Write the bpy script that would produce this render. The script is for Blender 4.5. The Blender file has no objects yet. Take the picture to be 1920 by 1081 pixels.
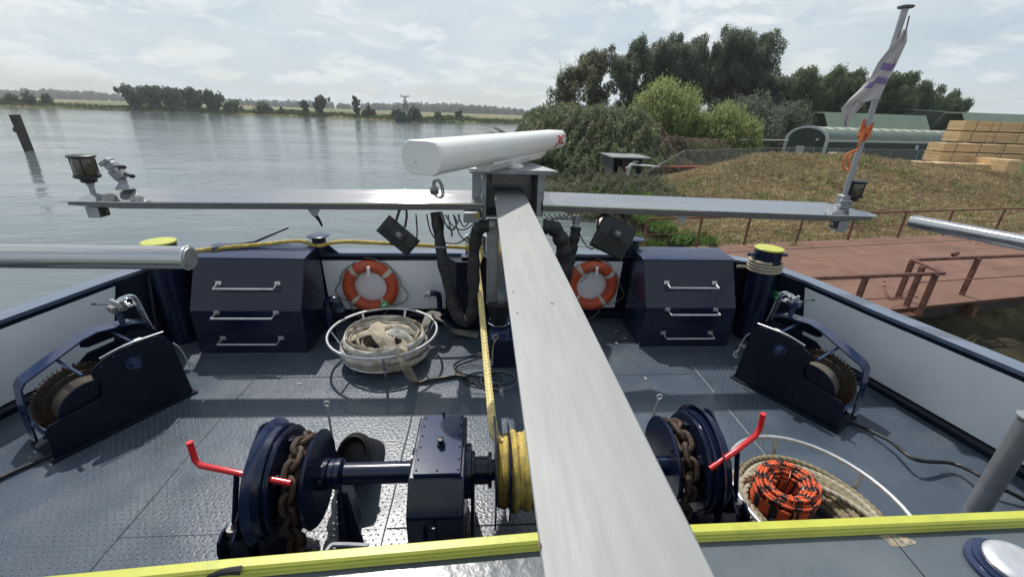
import bpy, bmesh, math, random
import numpy as np
from mathutils import Vector, Matrix
random.seed(7); rng = np.random.default_rng(7)
PI = math.pi
S = bpy.context.scene
C = S.collection

# ------------------------------------------------------------------ camera
FPX, YAW, PITCH, ROLL, CAMZ = 800.0, 4.4, 22.3, 2.0, 2.5
RM = Matrix.Rotation(math.radians(-YAW), 3, 'Z') @ Matrix.Rotation(math.radians(90 - PITCH), 3, 'X') @ Matrix.Rotation(math.radians(ROLL), 3, 'Z')
cam_d = bpy.data.cameras.new('camera'); cam = bpy.data.objects.new('camera', cam_d); C.objects.link(cam)
cam.matrix_world = Matrix.Translation((0, 0, CAMZ)) @ RM.to_4x4()
cam_d.sensor_width = 36; cam_d.lens = FPX / 1920 * 36; cam_d.clip_start = 0.05; cam_d.clip_end = 9000
S.camera = cam
S.render.resolution_x = 1024; S.render.resolution_y = 576
S.view_settings.view_transform = 'Standard'; S.view_settings.look = 'None'
S.view_settings.exposure = 0.12; S.view_settings.gamma = 1.0
S.render.engine = 'CYCLES'

# ------------------------------------------------------------------ sun and sky
SUN_EL, SUN_AZ = 55.5, -17.5
sd = Vector((math.sin(math.radians(SUN_AZ)) * math.cos(math.radians(SUN_EL)), math.cos(math.radians(SUN_AZ)) * math.cos(math.radians(SUN_EL)), math.sin(math.radians(SUN_EL))))
sl = bpy.data.lights.new('sun', 'SUN'); sl.energy = 3.9; sl.angle = math.radians(0.8); sl.color = (1.0, 0.955, 0.89)
so = bpy.data.objects.new('sun', sl); C.objects.link(so); so.rotation_euler = (-sd).to_track_quat('-Z', 'Y').to_euler(); so.location = (0, 0, 30)

W = bpy.data.worlds.new('World'); S.world = W; W.use_nodes = True
def build_world():
    nt = W.node_tree; N = nt.nodes; L = nt.links; N.clear()
    out = N.new('ShaderNodeOutputWorld'); bg = N.new('ShaderNodeBackground'); bg.inputs[1].default_value = 0.10
    sky = N.new('ShaderNodeTexSky'); sky.sky_type = 'NISHITA'; sky.sun_disc = False
    sky.sun_elevation = math.radians(SUN_EL); sky.sun_rotation = math.radians(SUN_AZ); sky.dust_density = 2.0; sky.air_density = 1.0
    tc = N.new('ShaderNodeTexCoord'); sep = N.new('ShaderNodeSeparateXYZ'); L.new(tc.outputs['Generated'], sep.inputs[0])
    mx = N.new('ShaderNodeMath'); mx.operation = 'MAXIMUM'; L.new(sep.outputs[2], mx.inputs[0]); mx.inputs[1].default_value = 0.0
    ad = N.new('ShaderNodeMath'); ad.operation = 'ADD'; L.new(mx.outputs[0], ad.inputs[0]); ad.inputs[1].default_value = 0.24
    dv = N.new('ShaderNodeVectorMath'); dv.operation = 'DIVIDE'; L.new(tc.outputs['Generated'], dv.inputs[0])
    cb = N.new('ShaderNodeCombineXYZ'); L.new(ad.outputs[0], cb.inputs[0]); L.new(ad.outputs[0], cb.inputs[1]); cb.inputs[2].default_value = 1
    L.new(cb.outputs[0], dv.inputs[1])
    mp = N.new('ShaderNodeMapping'); mp.inputs['Scale'].default_value = (0.8, 1.0, 0.9); mp.inputs['Location'].default_value = (3.1, 1.7, 0.4); L.new(dv.outputs[0], mp.inputs[0])
    def noise(scale, det, rough, off, dist=0.0):
        m = N.new('ShaderNodeMapping'); m.inputs['Location'].default_value = off; m.inputs['Scale'].default_value = (1, .8, 1); L.new(mp.outputs[0], m.inputs[0])
        n = N.new('ShaderNodeTexNoise'); n.inputs['Scale'].default_value = scale; n.inputs['Detail'].default_value = det; n.inputs['Roughness'].default_value = rough
        n.inputs['Distortion'].default_value = dist; L.new(m.outputs[0], n.inputs['Vector']); return n.outputs[0]
    def ramp(s, stops):
        r = N.new('ShaderNodeValToRGB'); L.new(s, r.inputs[0]); e = r.color_ramp.elements
        e[0].position, e[0].color = stops[0][0], (*stops[0][1], 1); e[1].position, e[1].color = stops[-1][0], (*stops[-1][1], 1)
        for p, c in stops[1:-1]:
            q = e.new(p); q.color = (*c, 1)
        return r.outputs[0]
    g = lambda v: (v, v, v)
    cover = ramp(noise(1.5, 7, .58, (0, 0, 0), .35), [(.36, g(.62)), (.47, g(.82)), (.60, g(1))])
    # thin veil: greyish cream to soft blue grey, with puffier bright tops
    veil = ramp(noise(1.1, 5, .55, (4.2, 1.1, 0), .2), [(.36, (4.2, 5.4, 6.8)), (.5, (5.9, 6.7, 7.3)), (.66, (7.5, 7.8, 8.0))])
    puffm = ramp(noise(2.8, 9, .60, (.7, 6.3, .5), .55), [(.46, g(0)), (.53, g(.65)), (.64, g(1))])
    shade = ramp(noise(3.4, 6, .55, (1.9, 3.3, .2), .3), [(.42, (4.6, 5.6, 6.7)), (.54, (9.4, 9.5, 9.4))])
    m1 = N.new('ShaderNodeMix'); m1.data_type = 'RGBA'; L.new(puffm, m1.inputs[0]); L.new(veil, m1.inputs[6]); L.new(shade, m1.inputs[7])
    # paler towards the horizon
    hz = N.new('ShaderNodeMapRange'); L.new(sep.outputs[2], hz.inputs[0]); hz.inputs[1].default_value = 0.0; hz.inputs[2].default_value = .34; hz.inputs[3].default_value = .75; hz.inputs[4].default_value = 0.0
    m2 = N.new('ShaderNodeMix'); m2.data_type = 'RGBA'; L.new(hz.outputs[0], m2.inputs[0]); L.new(m1.outputs[2], m2.inputs[6]); m2.inputs[7].default_value = (6.3, 7.0, 7.2, 1)
    m3 = N.new('ShaderNodeMix'); m3.data_type = 'RGBA'; L.new(cover, m3.inputs[0]); L.new(sky.outputs[0], m3.inputs[6]); L.new(m2.outputs[2], m3.inputs[7])
    L.new(m3.outputs[2], bg.inputs[0]); L.new(bg.outputs[0], out.inputs[0])
build_world()

# ------------------------------------------------------------------ picking places
CAM = Vector((0, 0, CAMZ))
def ray(x, y): return RM @ Vector(((x - 960) / FPX, -(y - 540.5) / FPX, -1.0))
def at(x, y, z=0.0):
    d = ray(x, y); return CAM + d * ((z - CAMZ) / d.z)
def atY(x, y, Y):
    d = ray(x, y); return CAM + d * (Y / d.y)
V = Vector

# ------------------------------------------------------------------ materials
MATS = {}
def mat(name, col, rough=.5, metal=0.0, var=.12, vscale=6.0, bump=0.0, bscale=40.0, dirt=None, dscale=3.0, dlo=.55, dhi=.75, coat=0.0, stretch=(1, 1, 1), rvar=0.0,
        spec=.5, trans=0.0, bdist=.01, island=0.0, emis=None, sheen=0.0):
    if name in MATS: return MATS[name]
    m = bpy.data.materials.new(name); m.use_nodes = True; MATS[name] = m
    nt = m.node_tree; N = nt.nodes; L = nt.links; b = N['Principled BSDF']
    b.inputs['Metallic'].default_value = metal; b.inputs['Roughness'].default_value = rough
    b.inputs['Coat Weight'].default_value = coat; b.inputs['Coat Roughness'].default_value = .08
    b.inputs['Specular IOR Level'].default_value = spec; b.inputs['Transmission Weight'].default_value = trans
    tc = N.new('ShaderNodeTexCoord'); mp = N.new('ShaderNodeMapping'); mp.inputs['Scale'].default_value = stretch; L.new(tc.outputs['Object'], mp.inputs[0])
    n = N.new('ShaderNodeTexNoise'); n.inputs['Scale'].default_value = vscale; n.inputs['Detail'].default_value = 5; L.new(mp.outputs[0], n.inputs['Vector'])
    mr = N.new('ShaderNodeMapRange'); L.new(n.outputs[0], mr.inputs[0]); mr.inputs[1].default_value = .3; mr.inputs[2].default_value = .7
    mr.inputs[3].default_value = 1 - var; mr.inputs[4].default_value = 1 + var
    hs = N.new('ShaderNodeHueSaturation'); hs.inputs['Color'].default_value = (*col, 1); L.new(mr.outputs[0], hs.inputs['Value'])
    src = hs.outputs[0]
    if island:
        ge = N.new('ShaderNodeNewGeometry'); m4 = N.new('ShaderNodeMapRange'); L.new(ge.outputs['Random Per Island'], m4.inputs[0]); m4.inputs[3].default_value = 1 - island; m4.inputs[4].default_value = 1 + island
        h2 = N.new('ShaderNodeHueSaturation'); L.new(src, h2.inputs['Color']); L.new(m4.outputs[0], h2.inputs['Value'])
        m5 = N.new('ShaderNodeMapRange'); L.new(ge.outputs['Random Per Island'], m5.inputs[0]); m5.inputs[3].default_value = .485; m5.inputs[4].default_value = .515; L.new(m5.outputs[0], h2.inputs['Hue'])
        src = h2.outputs[0]
    if dirt:
        n2 = N.new('ShaderNodeTexNoise'); n2.inputs['Scale'].default_value = dscale; n2.inputs['Detail'].default_value = 8; n2.inputs['Roughness'].default_value = .65; L.new(mp.outputs[0], n2.inputs['Vector'])
        m2 = N.new('ShaderNodeMapRange'); L.new(n2.outputs[0], m2.inputs[0]); m2.inputs[1].default_value = dlo; m2.inputs[2].default_value = dhi
        mi = N.new('ShaderNodeMix'); mi.data_type = 'RGBA'; L.new(m2.outputs[0], mi.inputs[0]); L.new(src, mi.inputs[6]); mi.inputs[7].default_value = (*dirt, 1)
        src = mi.outputs[2]
    L.new(src, b.inputs['Base Color'])
    if rvar:
        n3 = N.new('ShaderNodeTexNoise'); n3.inputs['Scale'].default_value = vscale * 1.7; n3.inputs['Detail'].default_value = 4; L.new(mp.outputs[0], n3.inputs['Vector'])
        m3 = N.new('ShaderNodeMapRange'); L.new(n3.outputs[0], m3.inputs[0]); m3.inputs[1].default_value = .3; m3.inputs[2].default_value = .7; m3.inputs[3].default_value = max(.02, rough - rvar); m3.inputs[4].default_value = rough + rvar
        L.new(m3.outputs[0], b.inputs['Roughness'])
    if bump:
        nb = N.new('ShaderNodeTexNoise'); nb.inputs['Scale'].default_value = bscale; nb.inputs['Detail'].default_value = 4; L.new(mp.outputs[0], nb.inputs['Vector'])
        bp = N.new('ShaderNodeBump'); bp.inputs['Strength'].default_value = bump; bp.inputs['Distance'].default_value = bdist; L.new(nb.outputs[0], bp.inputs['Height']); L.new(bp.outputs[0], b.inputs['Normal'])
    return m
navy = mat('navy_paint', (.006, .011, .034), .24, var=.15, vscale=5, bump=.22, bscale=9, bdist=.004, coat=.15, dirt=(.014, .020, .040), dlo=.6, dhi=.85, rvar=.07, spec=.4)
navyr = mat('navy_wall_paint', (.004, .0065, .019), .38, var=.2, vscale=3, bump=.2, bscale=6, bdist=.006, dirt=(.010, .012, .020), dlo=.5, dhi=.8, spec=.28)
navytop = mat('navy_rim_paint', (.018, .030, .078), .19, var=.15, vscale=5, bump=.15, bscale=12, bdist=.003, coat=.1, dirt=(.05, .055, .065), dscale=9, dlo=.64, dhi=.85)
deckm = mat('deck_grey_paint', (.056, .076, .104), .31, var=.18, vscale=1.6, bump=.6, bscale=48, bdist=.005, coat=.25, dirt=(.10, .115, .13), dscale=2.2, dlo=.5, dhi=.8, rvar=.10)
studm = mat('stud_paint', (.085, .105, .13), .28, var=.2, vscale=30, coat=.3)
weldm = mat('weld_paint', (.095, .115, .14), .35, var=.3, vscale=40, bump=.5, bscale=90)
whitep = mat('white_bulwark_paint', (.84, .88, .94), .48, var=.04, vscale=2.5, bump=.12, bscale=4, bdist=.01, dirt=(.70, .73, .76), dscale=2.0, dlo=.6, dhi=.9)
rimp = mat('rim_sheen_paint', (.075, .105, .165), .22, var=.15, vscale=5, bump=.2, bscale=12, bdist=.004, coat=.6, dirt=(.10, .115, .13), dscale=7, dlo=.55, dhi=.8)  # navy lightened on the rim, sky reflection painted into the base colour
alu = mat('brushed_aluminium', (.275, .28, .28), .60, .45, var=.06, vscale=26, bump=.14, bscale=90, bdist=.002, stretch=(1, .10, 1), dirt=(.345, .325, .285), dscale=3, dlo=.58, dhi=.95, rvar=.05)
alux = mat('brushed_aluminium_cross', (.45, .46, .475), .09, .75, var=.06, vscale=14, bump=.05, bscale=30, bdist=.001, stretch=(.12, 1, 1), dirt=(.50, .50, .48), dscale=4, dlo=.55, dhi=.75, rvar=.02)
alug = mat('weathered_aluminium', (.34, .35, .37), .5, .7, var=.12, vscale=10, bump=.1, bscale=40, dirt=(.20, .20, .20), dlo=.55, dhi=.75)
steel = mat('galvanised_steel', (.55, .56, .58), .38, .6, var=.12, vscale=20, bump=.1, bscale=60, dirt=(.32, .32, .32), dlo=.55, dhi=.75)
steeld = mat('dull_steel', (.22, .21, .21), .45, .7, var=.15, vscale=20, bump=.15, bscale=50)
chrome = mat('polished_steel', (.70, .71, .73), .12, 1.0, var=.05)
radarw = mat('radome_white', (.78, .77, .74), .32, var=.03, vscale=4, coat=.2, dirt=(.60, .58, .54), dlo=.66, dhi=.9)
rede = mat('red_letters', (.55, .03, .04), .45, var=.05)
redp = mat('red_paint', (.62, .020, .025), .3, var=.06, coat=.3)
black = mat('black_plastic', (.012, .012, .013), .42, var=.3, vscale=12, bump=.2, bscale=50, dirt=(.05, .05, .05), dlo=.6, dhi=.8)
blackf = mat('black_fabric_wrap', (.012, .012, .014), .55, var=.3, vscale=10, bump=.9, bscale=26, bdist=.02, dirt=(.045, .045, .045), dlo=.55, dhi=.75)
rubber = mat('black_rubber', (.008, .008, .009), .5, var=.2, bump=.2, bscale=30)
cablem = mat('grey_cable', (.16, .16, .17), .5, var=.1)
orange = mat('lifebuoy_orange', (.50, .080, .032), .5, var=.12, vscale=8, bump=.1, bscale=30, dirt=(.38, .07, .035), dlo=.55, dhi=.8)
reflt = mat('reflective_tape', (.55, .55, .50), .45, var=.1, vscale=30, dirt=(.35, .34, .3), dlo=.5, dhi=.7)
greens = mat('green_sticker', (.07, .42, .12), .5, var=.05)
whites = mat('white_sticker', (.75, .76, .75), .5, var=.03)
yellow = mat('yellow_green_paint', (.45, .465, .065), .42, var=.07, vscale=8, bump=.1, bscale=30, dirt=(.30, .31, .07), dscale=7, dlo=.56, dhi=.8)
yrope = mat('yellow_rope', (.56, .42, .10), .75, var=.22, vscale=30, bump=.8, bscale=160, bdist=.004, dirt=(.30, .24, .09), dscale=12, dlo=.45, dhi=.7)
yropef = mat('pale_yellow_rope', (.70, .58, .26), .75, var=.15, vscale=30, bump=.6, bscale=160, bdist=.004)
beige = mat('beige_rope', (.22, .18, .115), .85, var=.25, vscale=25, bump=.9, bscale=150, bdist=.004, dirt=(.22, .18, .11), dscale=10, dlo=.45, dhi=.7)
beigew = mat('white_rope', (.36, .32, .24), .85, var=.15, vscale=25, bump=.9, bscale=150, bdist=.004)
rustch = mat('rusty_chain', (.060, .040, .030), .7, .3, var=.3, vscale=25, bump=.6, bscale=60, dirt=(.125, .065, .038), dscale=14, dlo=.5, dhi=.65)
rustg = mat('rusty_gear', (.055, .045, .038), .55, .5, var=.3, vscale=20, bump=.5, bscale=60, dirt=(.11, .06, .035), dlo=.5, dhi=.65)
hosem = mat('canvas_hose', (.38, .33, .25), .9, var=.25, vscale=9, bump=.8, bscale=45, bdist=.012, dirt=(.20, .17, .13), dscale=7, dlo=.5, dhi=.66)
hosew = mat('pale_canvas_hose', (.52, .50, .45), .9, var=.2, vscale=9, bump=.8, bscale=45, bdist=.012, dirt=(.30, .27, .22), dscale=7, dlo=.5, dhi=.66)
strapm = mat('grey_webbing', (.17, .16, .14), .9, var=.2, vscale=12, bump=.7, bscale=60, bdist=.006, dirt=(.28, .25, .20), dlo=.5, dhi=.7)
flagm = mat('flag_cloth', (.46, .42, .41), .9, var=.08, bump=.3, bscale=30)
purple = mat('purple_print', (.21, .15, .30), .9, var=.08)
lensm = mat('smoky_lens', (.07, .06, .038), .12, var=.2, vscale=12, coat=.5, stretch=(1, 1, .3), bump=.5, bscale=40)
rustd = mat('rusty_plate', (.160, .080, .052), .8, var=.16, vscale=1.1, bump=.5, bscale=30, bdist=.01, dirt=(.11, .05, .035), dscale=1.3, dlo=.48, dhi=.72)
rustr = mat('rusty_rail', (.15, .058, .038), .75, var=.3, vscale=9, bump=.6, bscale=60, dirt=(.06, .03, .025), dscale=6, dlo=.5, dhi=.65)
pilem = mat('wet_timber', (.035, .028, .026), .6, var=.4, vscale=6, bump=.8, bscale=20, stretch=(1, 1, .2))
concw = mat('pale_concrete', (.62, .56, .44), .8, var=.1, bump=.2, bscale=20)
greenroof = mat('green_sheet_roof', (.155, .20, .16), .55, var=.10, vscale=.6, dirt=(.10, .14, .11), dscale=.5, dlo=.5, dhi=.75)
greenroof2 = mat('pale_green_sheet_roof', (.20, .26, .19), .6, var=.08, vscale=.4)
greenwall = mat('dark_green_wall', (.012, .028, .024), .6, var=.15, vscale=1)
skylight = mat('roof_light_sheet', (.42, .42, .32), .5, var=.05)
trimw = mat('white_trim', (.42, .44, .45), .5, var=.05)
redc = mat('red_container_paint', (.13, .022, .030), .55, var=.2, vscale=2)
timber = mat('sawn_timber', (.62, .43, .23), .8, var=.18, vscale=1.3, bump=.4, bscale=10, stretch=(.3, 3, 6), dirt=(.46, .31, .17), dscale=1.5, dlo=.5, dhi=.75, island=.12)
timberd = mat('timber_batten', (.06, .035, .025), .9, var=.3)
fencem = mat('fence_galvanised', (.26, .28, .29), .5, .4, var=.1)
shedm = mat('shed_grey_board', (.055, .06, .065), .7, var=.2, vscale=3)
shedr = mat('shed_flat_roof', (.18, .20, .20), .7, var=.15, vscale=2)
bark = mat('bark', (.060, .052, .040), .9, var=.3, vscale=3, bump=.6, bscale=6)
bark2 = mat('grey_dead_bark', (.15, .14, .12), .9, var=.3, vscale=3)

def leafmat(name, col, isl=.35, trl=.35, var=.35, vs=.35, alt=None):
    m = mat(name, col, .55, var=var, vscale=vs, island=isl, dirt=alt, dscale=vs * 1.4, dlo=.48, dhi=.68, spec=.25)
    if not m.get('done'):
        nt = m.node_tree; N = nt.nodes; L = nt.links; b = N['Principled BSDF']; t = N.new('ShaderNodeBsdfTranslucent'); mx = N.new('ShaderNodeMixShader'); mx.inputs[0].default_value = trl
        s = b.inputs['Base Color'].links[0].from_socket; L.new(s, t.inputs[0]); L.new(b.outputs[0], mx.inputs[1]); L.new(t.outputs[0], mx.inputs[2])
        L.new(mx.outputs[0], N['Material Output'].inputs[0]); m['done'] = 1
    return m
lf_dark = leafmat('dark_willow_leaves', (.14, .165, .115), trl=.5)
lf_mid = leafmat('mid_green_leaves', (.115, .150, .075), trl=.5)
lf_olive = leafmat('olive_leaves', (.14, .15, .09), trl=.5)
lf_light = leafmat('young_willow_leaves', (.27, .33, .12), trl=.5, alt=(.33, .32, .12), vs=.8)
lf_bram = leafmat('bramble_leaves', (.155, .19, .095), alt=(.23, .21, .125), vs=.5)
lf_dry = leafmat('withered_bramble_leaves', (.17, .125, .085), alt=(.10, .11, .055), vs=.5)
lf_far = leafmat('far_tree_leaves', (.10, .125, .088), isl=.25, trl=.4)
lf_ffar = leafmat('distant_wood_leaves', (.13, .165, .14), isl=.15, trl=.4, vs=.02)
grassl = leafmat('bright_grass_blades', (.12, .19, .045), isl=.35, trl=.4, vs=1.0)
grassd = leafmat('dry_grass_blades', (.30, .225, .125), isl=.25, trl=.3, vs=.25, alt=(.21, .155, .085))
reedl = leafmat('shore_reed_blades', (.085, .12, .045), isl=.3, trl=.3, vs=.1)

# ------------------------------------------------------------------ mesh builder
class MB:
    def __init__(s): s.v = []; s.f = []
    def add(s, vs, fs):
        o = len(s.v); s.v.extend([tuple(p) for p in vs]); s.f.extend([tuple(o + i for i in f) for f in fs]); return s
    def obox(s, c, ux, uy, uz):
        c, ux, uy, uz = V(c), V(ux), V(uy), V(uz)
        vs = [c + ux * a + uy * b + uz * d for d in (-1, 1) for b in (-1, 1) for a in (-1, 1)]
        f = [(0, 2, 3, 1), (4, 5, 7, 6), (0, 1, 5, 4), (2, 6, 7, 3), (0, 4, 6, 2), (1, 3, 7, 5)]
        if ux.cross(uy).dot(uz) < 0: f = [t[::-1] for t in f]
        return s.add(vs, f)
    def box(s, x0, x1, y0, y1, z0, z1):
        return s.obox(((x0 + x1) / 2, (y0 + y1) / 2, (z0 + z1) / 2), (abs(x1 - x0) / 2, 0, 0), (0, abs(y1 - y0) / 2, 0), (0, 0, abs(z1 - z0) / 2))
    def rings(s, rings, cap=True, closed=False):
        n = len(rings[0]); m = len(rings); vs = [p for r in rings for p in r]; fs = []
        for i in range(m if closed else m - 1):
            a, b = i * n, ((i + 1) % m) * n
            for k in range(n): fs.append((a + k, a + (k + 1) % n, b + (k + 1) % n, b + k))
        if cap and not closed: fs.append(tuple(range(n))[::-1]); fs.append(tuple((m - 1) * n + k for k in range(n)))
        return s.add(vs, fs)
    def cyl(s, p0, p1, r0, r1=None, seg=16, cap=True):
        r1 = r0 if r1 is None else r1; p0, p1 = V(p0), V(p1); d = (p1 - p0).normalized(); a = d.orthogonal().normalized(); b = d.cross(a)
        ring = lambda p, r: [p + a * (r * math.cos(2 * PI * k / seg)) + b * (r * math.sin(2 * PI * k / seg)) for k in range(seg)]
        return s.rings([ring(p0, r0), ring(p1, r1)], cap)
    def lathe(s, c, prof, axis=(0, 0, 1), seg=28, cap=True):   # prof: (radius, distance along axis)
        d = V(axis).normalized(); a = d.orthogonal().normalized(); b = d.cross(a); c = V(c)
        return s.rings([[c + d * h + a * (r * math.cos(2 * PI * k / seg)) + b * (r * math.sin(2 * PI * k / seg)) for k in range(seg)] for r, h in prof], cap)
    def tube(s, path, r, seg=8, closed=False, smooth=0, twist=0.0, strands=0, amp=.0, braid=False, rfun=None, flat=None):
        P = [V(p) for p in path]
        if smooth: P = crom(P, smooth, closed)
        n = len(P); T = []
        for i in range(n):
            a = P[(i - 1) % n] if (closed or i) else P[0]; b = P[(i + 1) % n] if (closed or i < n - 1) else P[-1]
            t = b - a; T.append(t.normalized() if t.length > 1e-9 else V((0, 0, 1)))
        u = T[0].orthogonal().normalized()
        if abs(T[0].z) < .95: u = V((0, 0, 1)); u = (u - T[0] * u.dot(T[0])).normalized()
        rr = []; L = 0
        for i in range(n):
            if i: u = (u - T[i] * u.dot(T[i])).normalized(); L += (P[i] - P[i - 1]).length
            w = T[i].cross(u); ring = []
            r_ = rfun(i / (n - 1)) * r if rfun else r
            for k in range(seg):
                th = 2 * PI * k / seg; q = r_
                if strands:
                    q = r_ * (1 - amp + amp * abs(math.cos(strands * .5 * (th - twist * L)))) if not braid else r_ * (1 - amp + amp * max(abs(math.cos(strands * .5 * (th - twist * L))), abs(math.cos(strands * .5 * (th + twist * L)))) ** 2)
                if flat: ring.append(P[i] + u * (flat[0] * math.cos(th)) + w * (flat[1] * math.sin(th)))
                else: ring.append(P[i] + u * (q * math.cos(th)) + w * (q * math.sin(th)))
            rr.append(ring)
        return s.rings(rr, not closed, closed)
    def prism(s, poly, org, ax, ay, az, d0, d1):   # poly in (ax, ay), extruded along az from d0 to d1
        org, ax, ay, az = V(org), V(ax), V(ay), V(az)
        A = [org + ax * a + ay * b + az * d0 for a, b in poly]; B = [org + ax * a + ay * b + az * d1 for a, b in poly]; n = len(poly)
        area = sum(poly[i][0] * poly[(i + 1) % n][1] - poly[(i + 1) % n][0] * poly[i][1] for i in range(n)) * ax.cross(ay).dot(az) * (d1 - d0)
        fs = [tuple(range(n))[::-1], tuple(range(n, 2 * n))] + [(i, (i + 1) % n, n + (i + 1) % n, n + i) for i in range(n)]
        if area < 0: fs = [f[::-1] for f in fs]
        return s.add(A + B, fs)
    def ball(s, c, r, seg=14, ax=(1, 1, 1)):
        c = V(c); n = seg // 2; rings = []
        for i in range(1, n):
            t = PI * i / n; rings.append([c + V((ax[0] * r * math.sin(t) * math.cos(2 * PI * k / seg), ax[1] * r * math.sin(t) * math.sin(2 * PI * k / seg), -ax[2] * r * math.cos(t))) for k in range(seg)])
        return s.rings(rings)
def crom(P, k, closed=False):
    out = []; n = len(P)
    for i in range(n if closed else n - 1):
        g = lambda j: P[j % n] if closed else P[max(0, min(n - 1, j))]
        a, b, c, d = g(i - 1), g(i), g(i + 1), g(i + 2)
        for q in range(k):
            t = q / k; out.append(.5 * ((2 * b) + (c - a) * t + (2 * a - 5 * b + 4 * c - d) * t * t + (3 * b - a - 3 * c + d) * t ** 3))
    if not closed: out.append(P[-1])
    return out

def finish(me, m, angle=35, smooth=True):
    me.materials.append(m)
    if smooth:
        me.polygons.foreach_set('use_smooth', [True] * len(me.polygons)); me.set_sharp_from_angle(angle=math.radians(angle))
def root_of(o):
    while o.parent: o = o.parent
    return o
def obj(name, mb, m, parent=None, origin=None, bevel=0.0, angle=35, smooth=True, label=None, kind=None):
    """links one mesh object; vertices are given in world coordinates"""
    if isinstance(mb, tuple): v, f = mb
    else: v, f = mb.v, mb.f
    o0 = root_of(parent).location.copy() if parent else V(origin or (0, 0, 0))
    v = np.asarray(v, dtype=np.float64).reshape(-1, 3) - np.array(o0)
    me = bpy.data.meshes.new(name)
    if isinstance(f, np.ndarray):
        k = f.shape[1]; me.vertices.add(len(v)); me.vertices.foreach_set('co', v.ravel()); me.loops.add(f.size); me.loops.foreach_set('vertex_index', f.ravel().astype(np.int32))
        me.polygons.add(len(f)); me.polygons.foreach_set('loop_start', np.arange(0, f.size, k, dtype=np.int32)); me.update(calc_edges=True)
    else: me.from_pydata(v.tolist(), [], f)
    finish(me, m, angle, smooth)
    o = bpy.data.objects.new(name, me); C.objects.link(o)
    if parent: o.parent = parent
    else: o.location = o0
    if bevel:
        b = o.modifiers.new('bevel', 'BEVEL'); b.width = bevel; b.segments = 2; b.limit_method = 'ANGLE'; b.angle_limit = math.radians(40)
    if label: o['label'] = label
    if kind: o['kind'] = kind
    return o
def thing(name, label, cat, loc=(0, 0, 0), group=None):
    o = bpy.data.objects.new(name, None); C.objects.link(o); o.location = loc; o.empty_display_size = .1
    o['label'] = label; o['category'] = cat
    if group: o['group'] = group
    return o
def tag(o, label, cat, group=None):
    o['label'] = label; o['category'] = cat
    if group: o['group'] = group
    return o
def struct(o): o['kind'] = 'structure'; return o
X, Y, Z = V((1, 0, 0)), V((0, 1, 0)), V((0, 0, 1))

# ================================================================== LARGE SETTING: water, land
WZ = -2.7
def water():
    m = bpy.data.materials.new('river_water'); m.use_nodes = True; nt = m.node_tree; N = nt.nodes; L = nt.links; b = N['Principled BSDF']
    b.inputs['Base Color'].default_value = (.110, .134, .138, 1); b.inputs['Roughness'].default_value = .07; b.inputs['IOR'].default_value = 1.33
    tc = N.new('ShaderNodeTexCoord')
    def nz(sc, st, det=3, rot=0.0):
        mp = N.new('ShaderNodeMapping'); mp.inputs['Scale'].default_value = st; mp.inputs['Rotation'].default_value = (0, 0, rot); L.new(tc.outputs['Object'], mp.inputs[0])
        n = N.new('ShaderNodeTexNoise'); n.inputs['Scale'].default_value = sc; n.inputs['Detail'].default_value = det; n.inputs['Distortion'].default_value = .4; L.new(mp.outputs[0], n.inputs['Vector']); return n.outputs[0]
    a = nz(1.6, (.55, 1.3, 1), 4, .15); c = nz(.22, (.6, 1.5, 1), 4, -.1); g = nz(.035, (.5, 1.6, 1), 3, .1)
    # calmer and rougher lanes on the river
    r = N.new('ShaderNodeMapRange'); L.new(g, r.inputs[0]); r.inputs[1].default_value = .38; r.inputs[2].default_value = .62; r.inputs[3].default_value = .25; r.inputs[4].default_value = 1.0
    b1 = N.new('ShaderNodeBump'); b1.inputs['Distance'].default_value = .085; L.new(a, b1.inputs['Height'])
    mu = N.new('ShaderNodeMath'); mu.operation = 'MULTIPLY'; L.new(r.outputs[0], mu.inputs[0]); mu.inputs[1].default_value = .85; L.new(mu.outputs[0], b1.inputs['Strength'])
    b2 = N.new('ShaderNodeBump'); b2.inputs['Distance'].default_value = .16; b2.inputs['Strength'].default_value = .85; L.new(c, b2.inputs['Height']); L.new(b1.outputs[0], b2.inputs['Normal'])
    L.new(b2.outputs[0], b.inputs['Normal'])
    mb = MB(); mb.add([(-1600, -300, WZ), (1600, -300, WZ), (1600, 900, WZ), (-1600, 900, WZ)], [(0, 1, 2, 3)])
    struct(obj('river_water', mb, m, smooth=False))
water()

# the right bank: distance inland from a shoreline polyline drives a height field
SH = [(14.0, -60), (12.5, -20), (8.6, 0), (7.6, 9), (6.6, 14.5), (6.2, 18.5), (5.4, 24), (4.5, 36), (4.8, 54), (8.4, 110), (16, 150), (45, 175), (200, 190), (900, 200)]
def shore_x(y): return float(np.interp(y, [p[1] for p in SH], [p[0] for p in SH]))
def smooth01(t): t = max(0.0, min(1.0, t)); return t * t * (3 - 2 * t)
def hnoise(x, y, s, seed=0.0):
    return math.sin(x * s + seed) * math.cos(y * s * 1.13 + seed * 1.7) * .5 + math.sin(x * s * 2.3 + y * s * 1.7 + seed * 2.1) * .3 + math.sin(x * s * 4.9 - y * s * 4.1 + seed) * .2
DK = [(9.5, 17.0), (12.5, 24.0), (16.5, 28.5), (20.0, 30.0), (26, 30.2), (33, 30.0), (42, 29.5), (60, 28), (90, 25)]   # crest line of the dry grass dike
DKH = [-2.1, -1.5, -.55, .35, .45, -.15, -.75, -1.2, -1.4]
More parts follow.
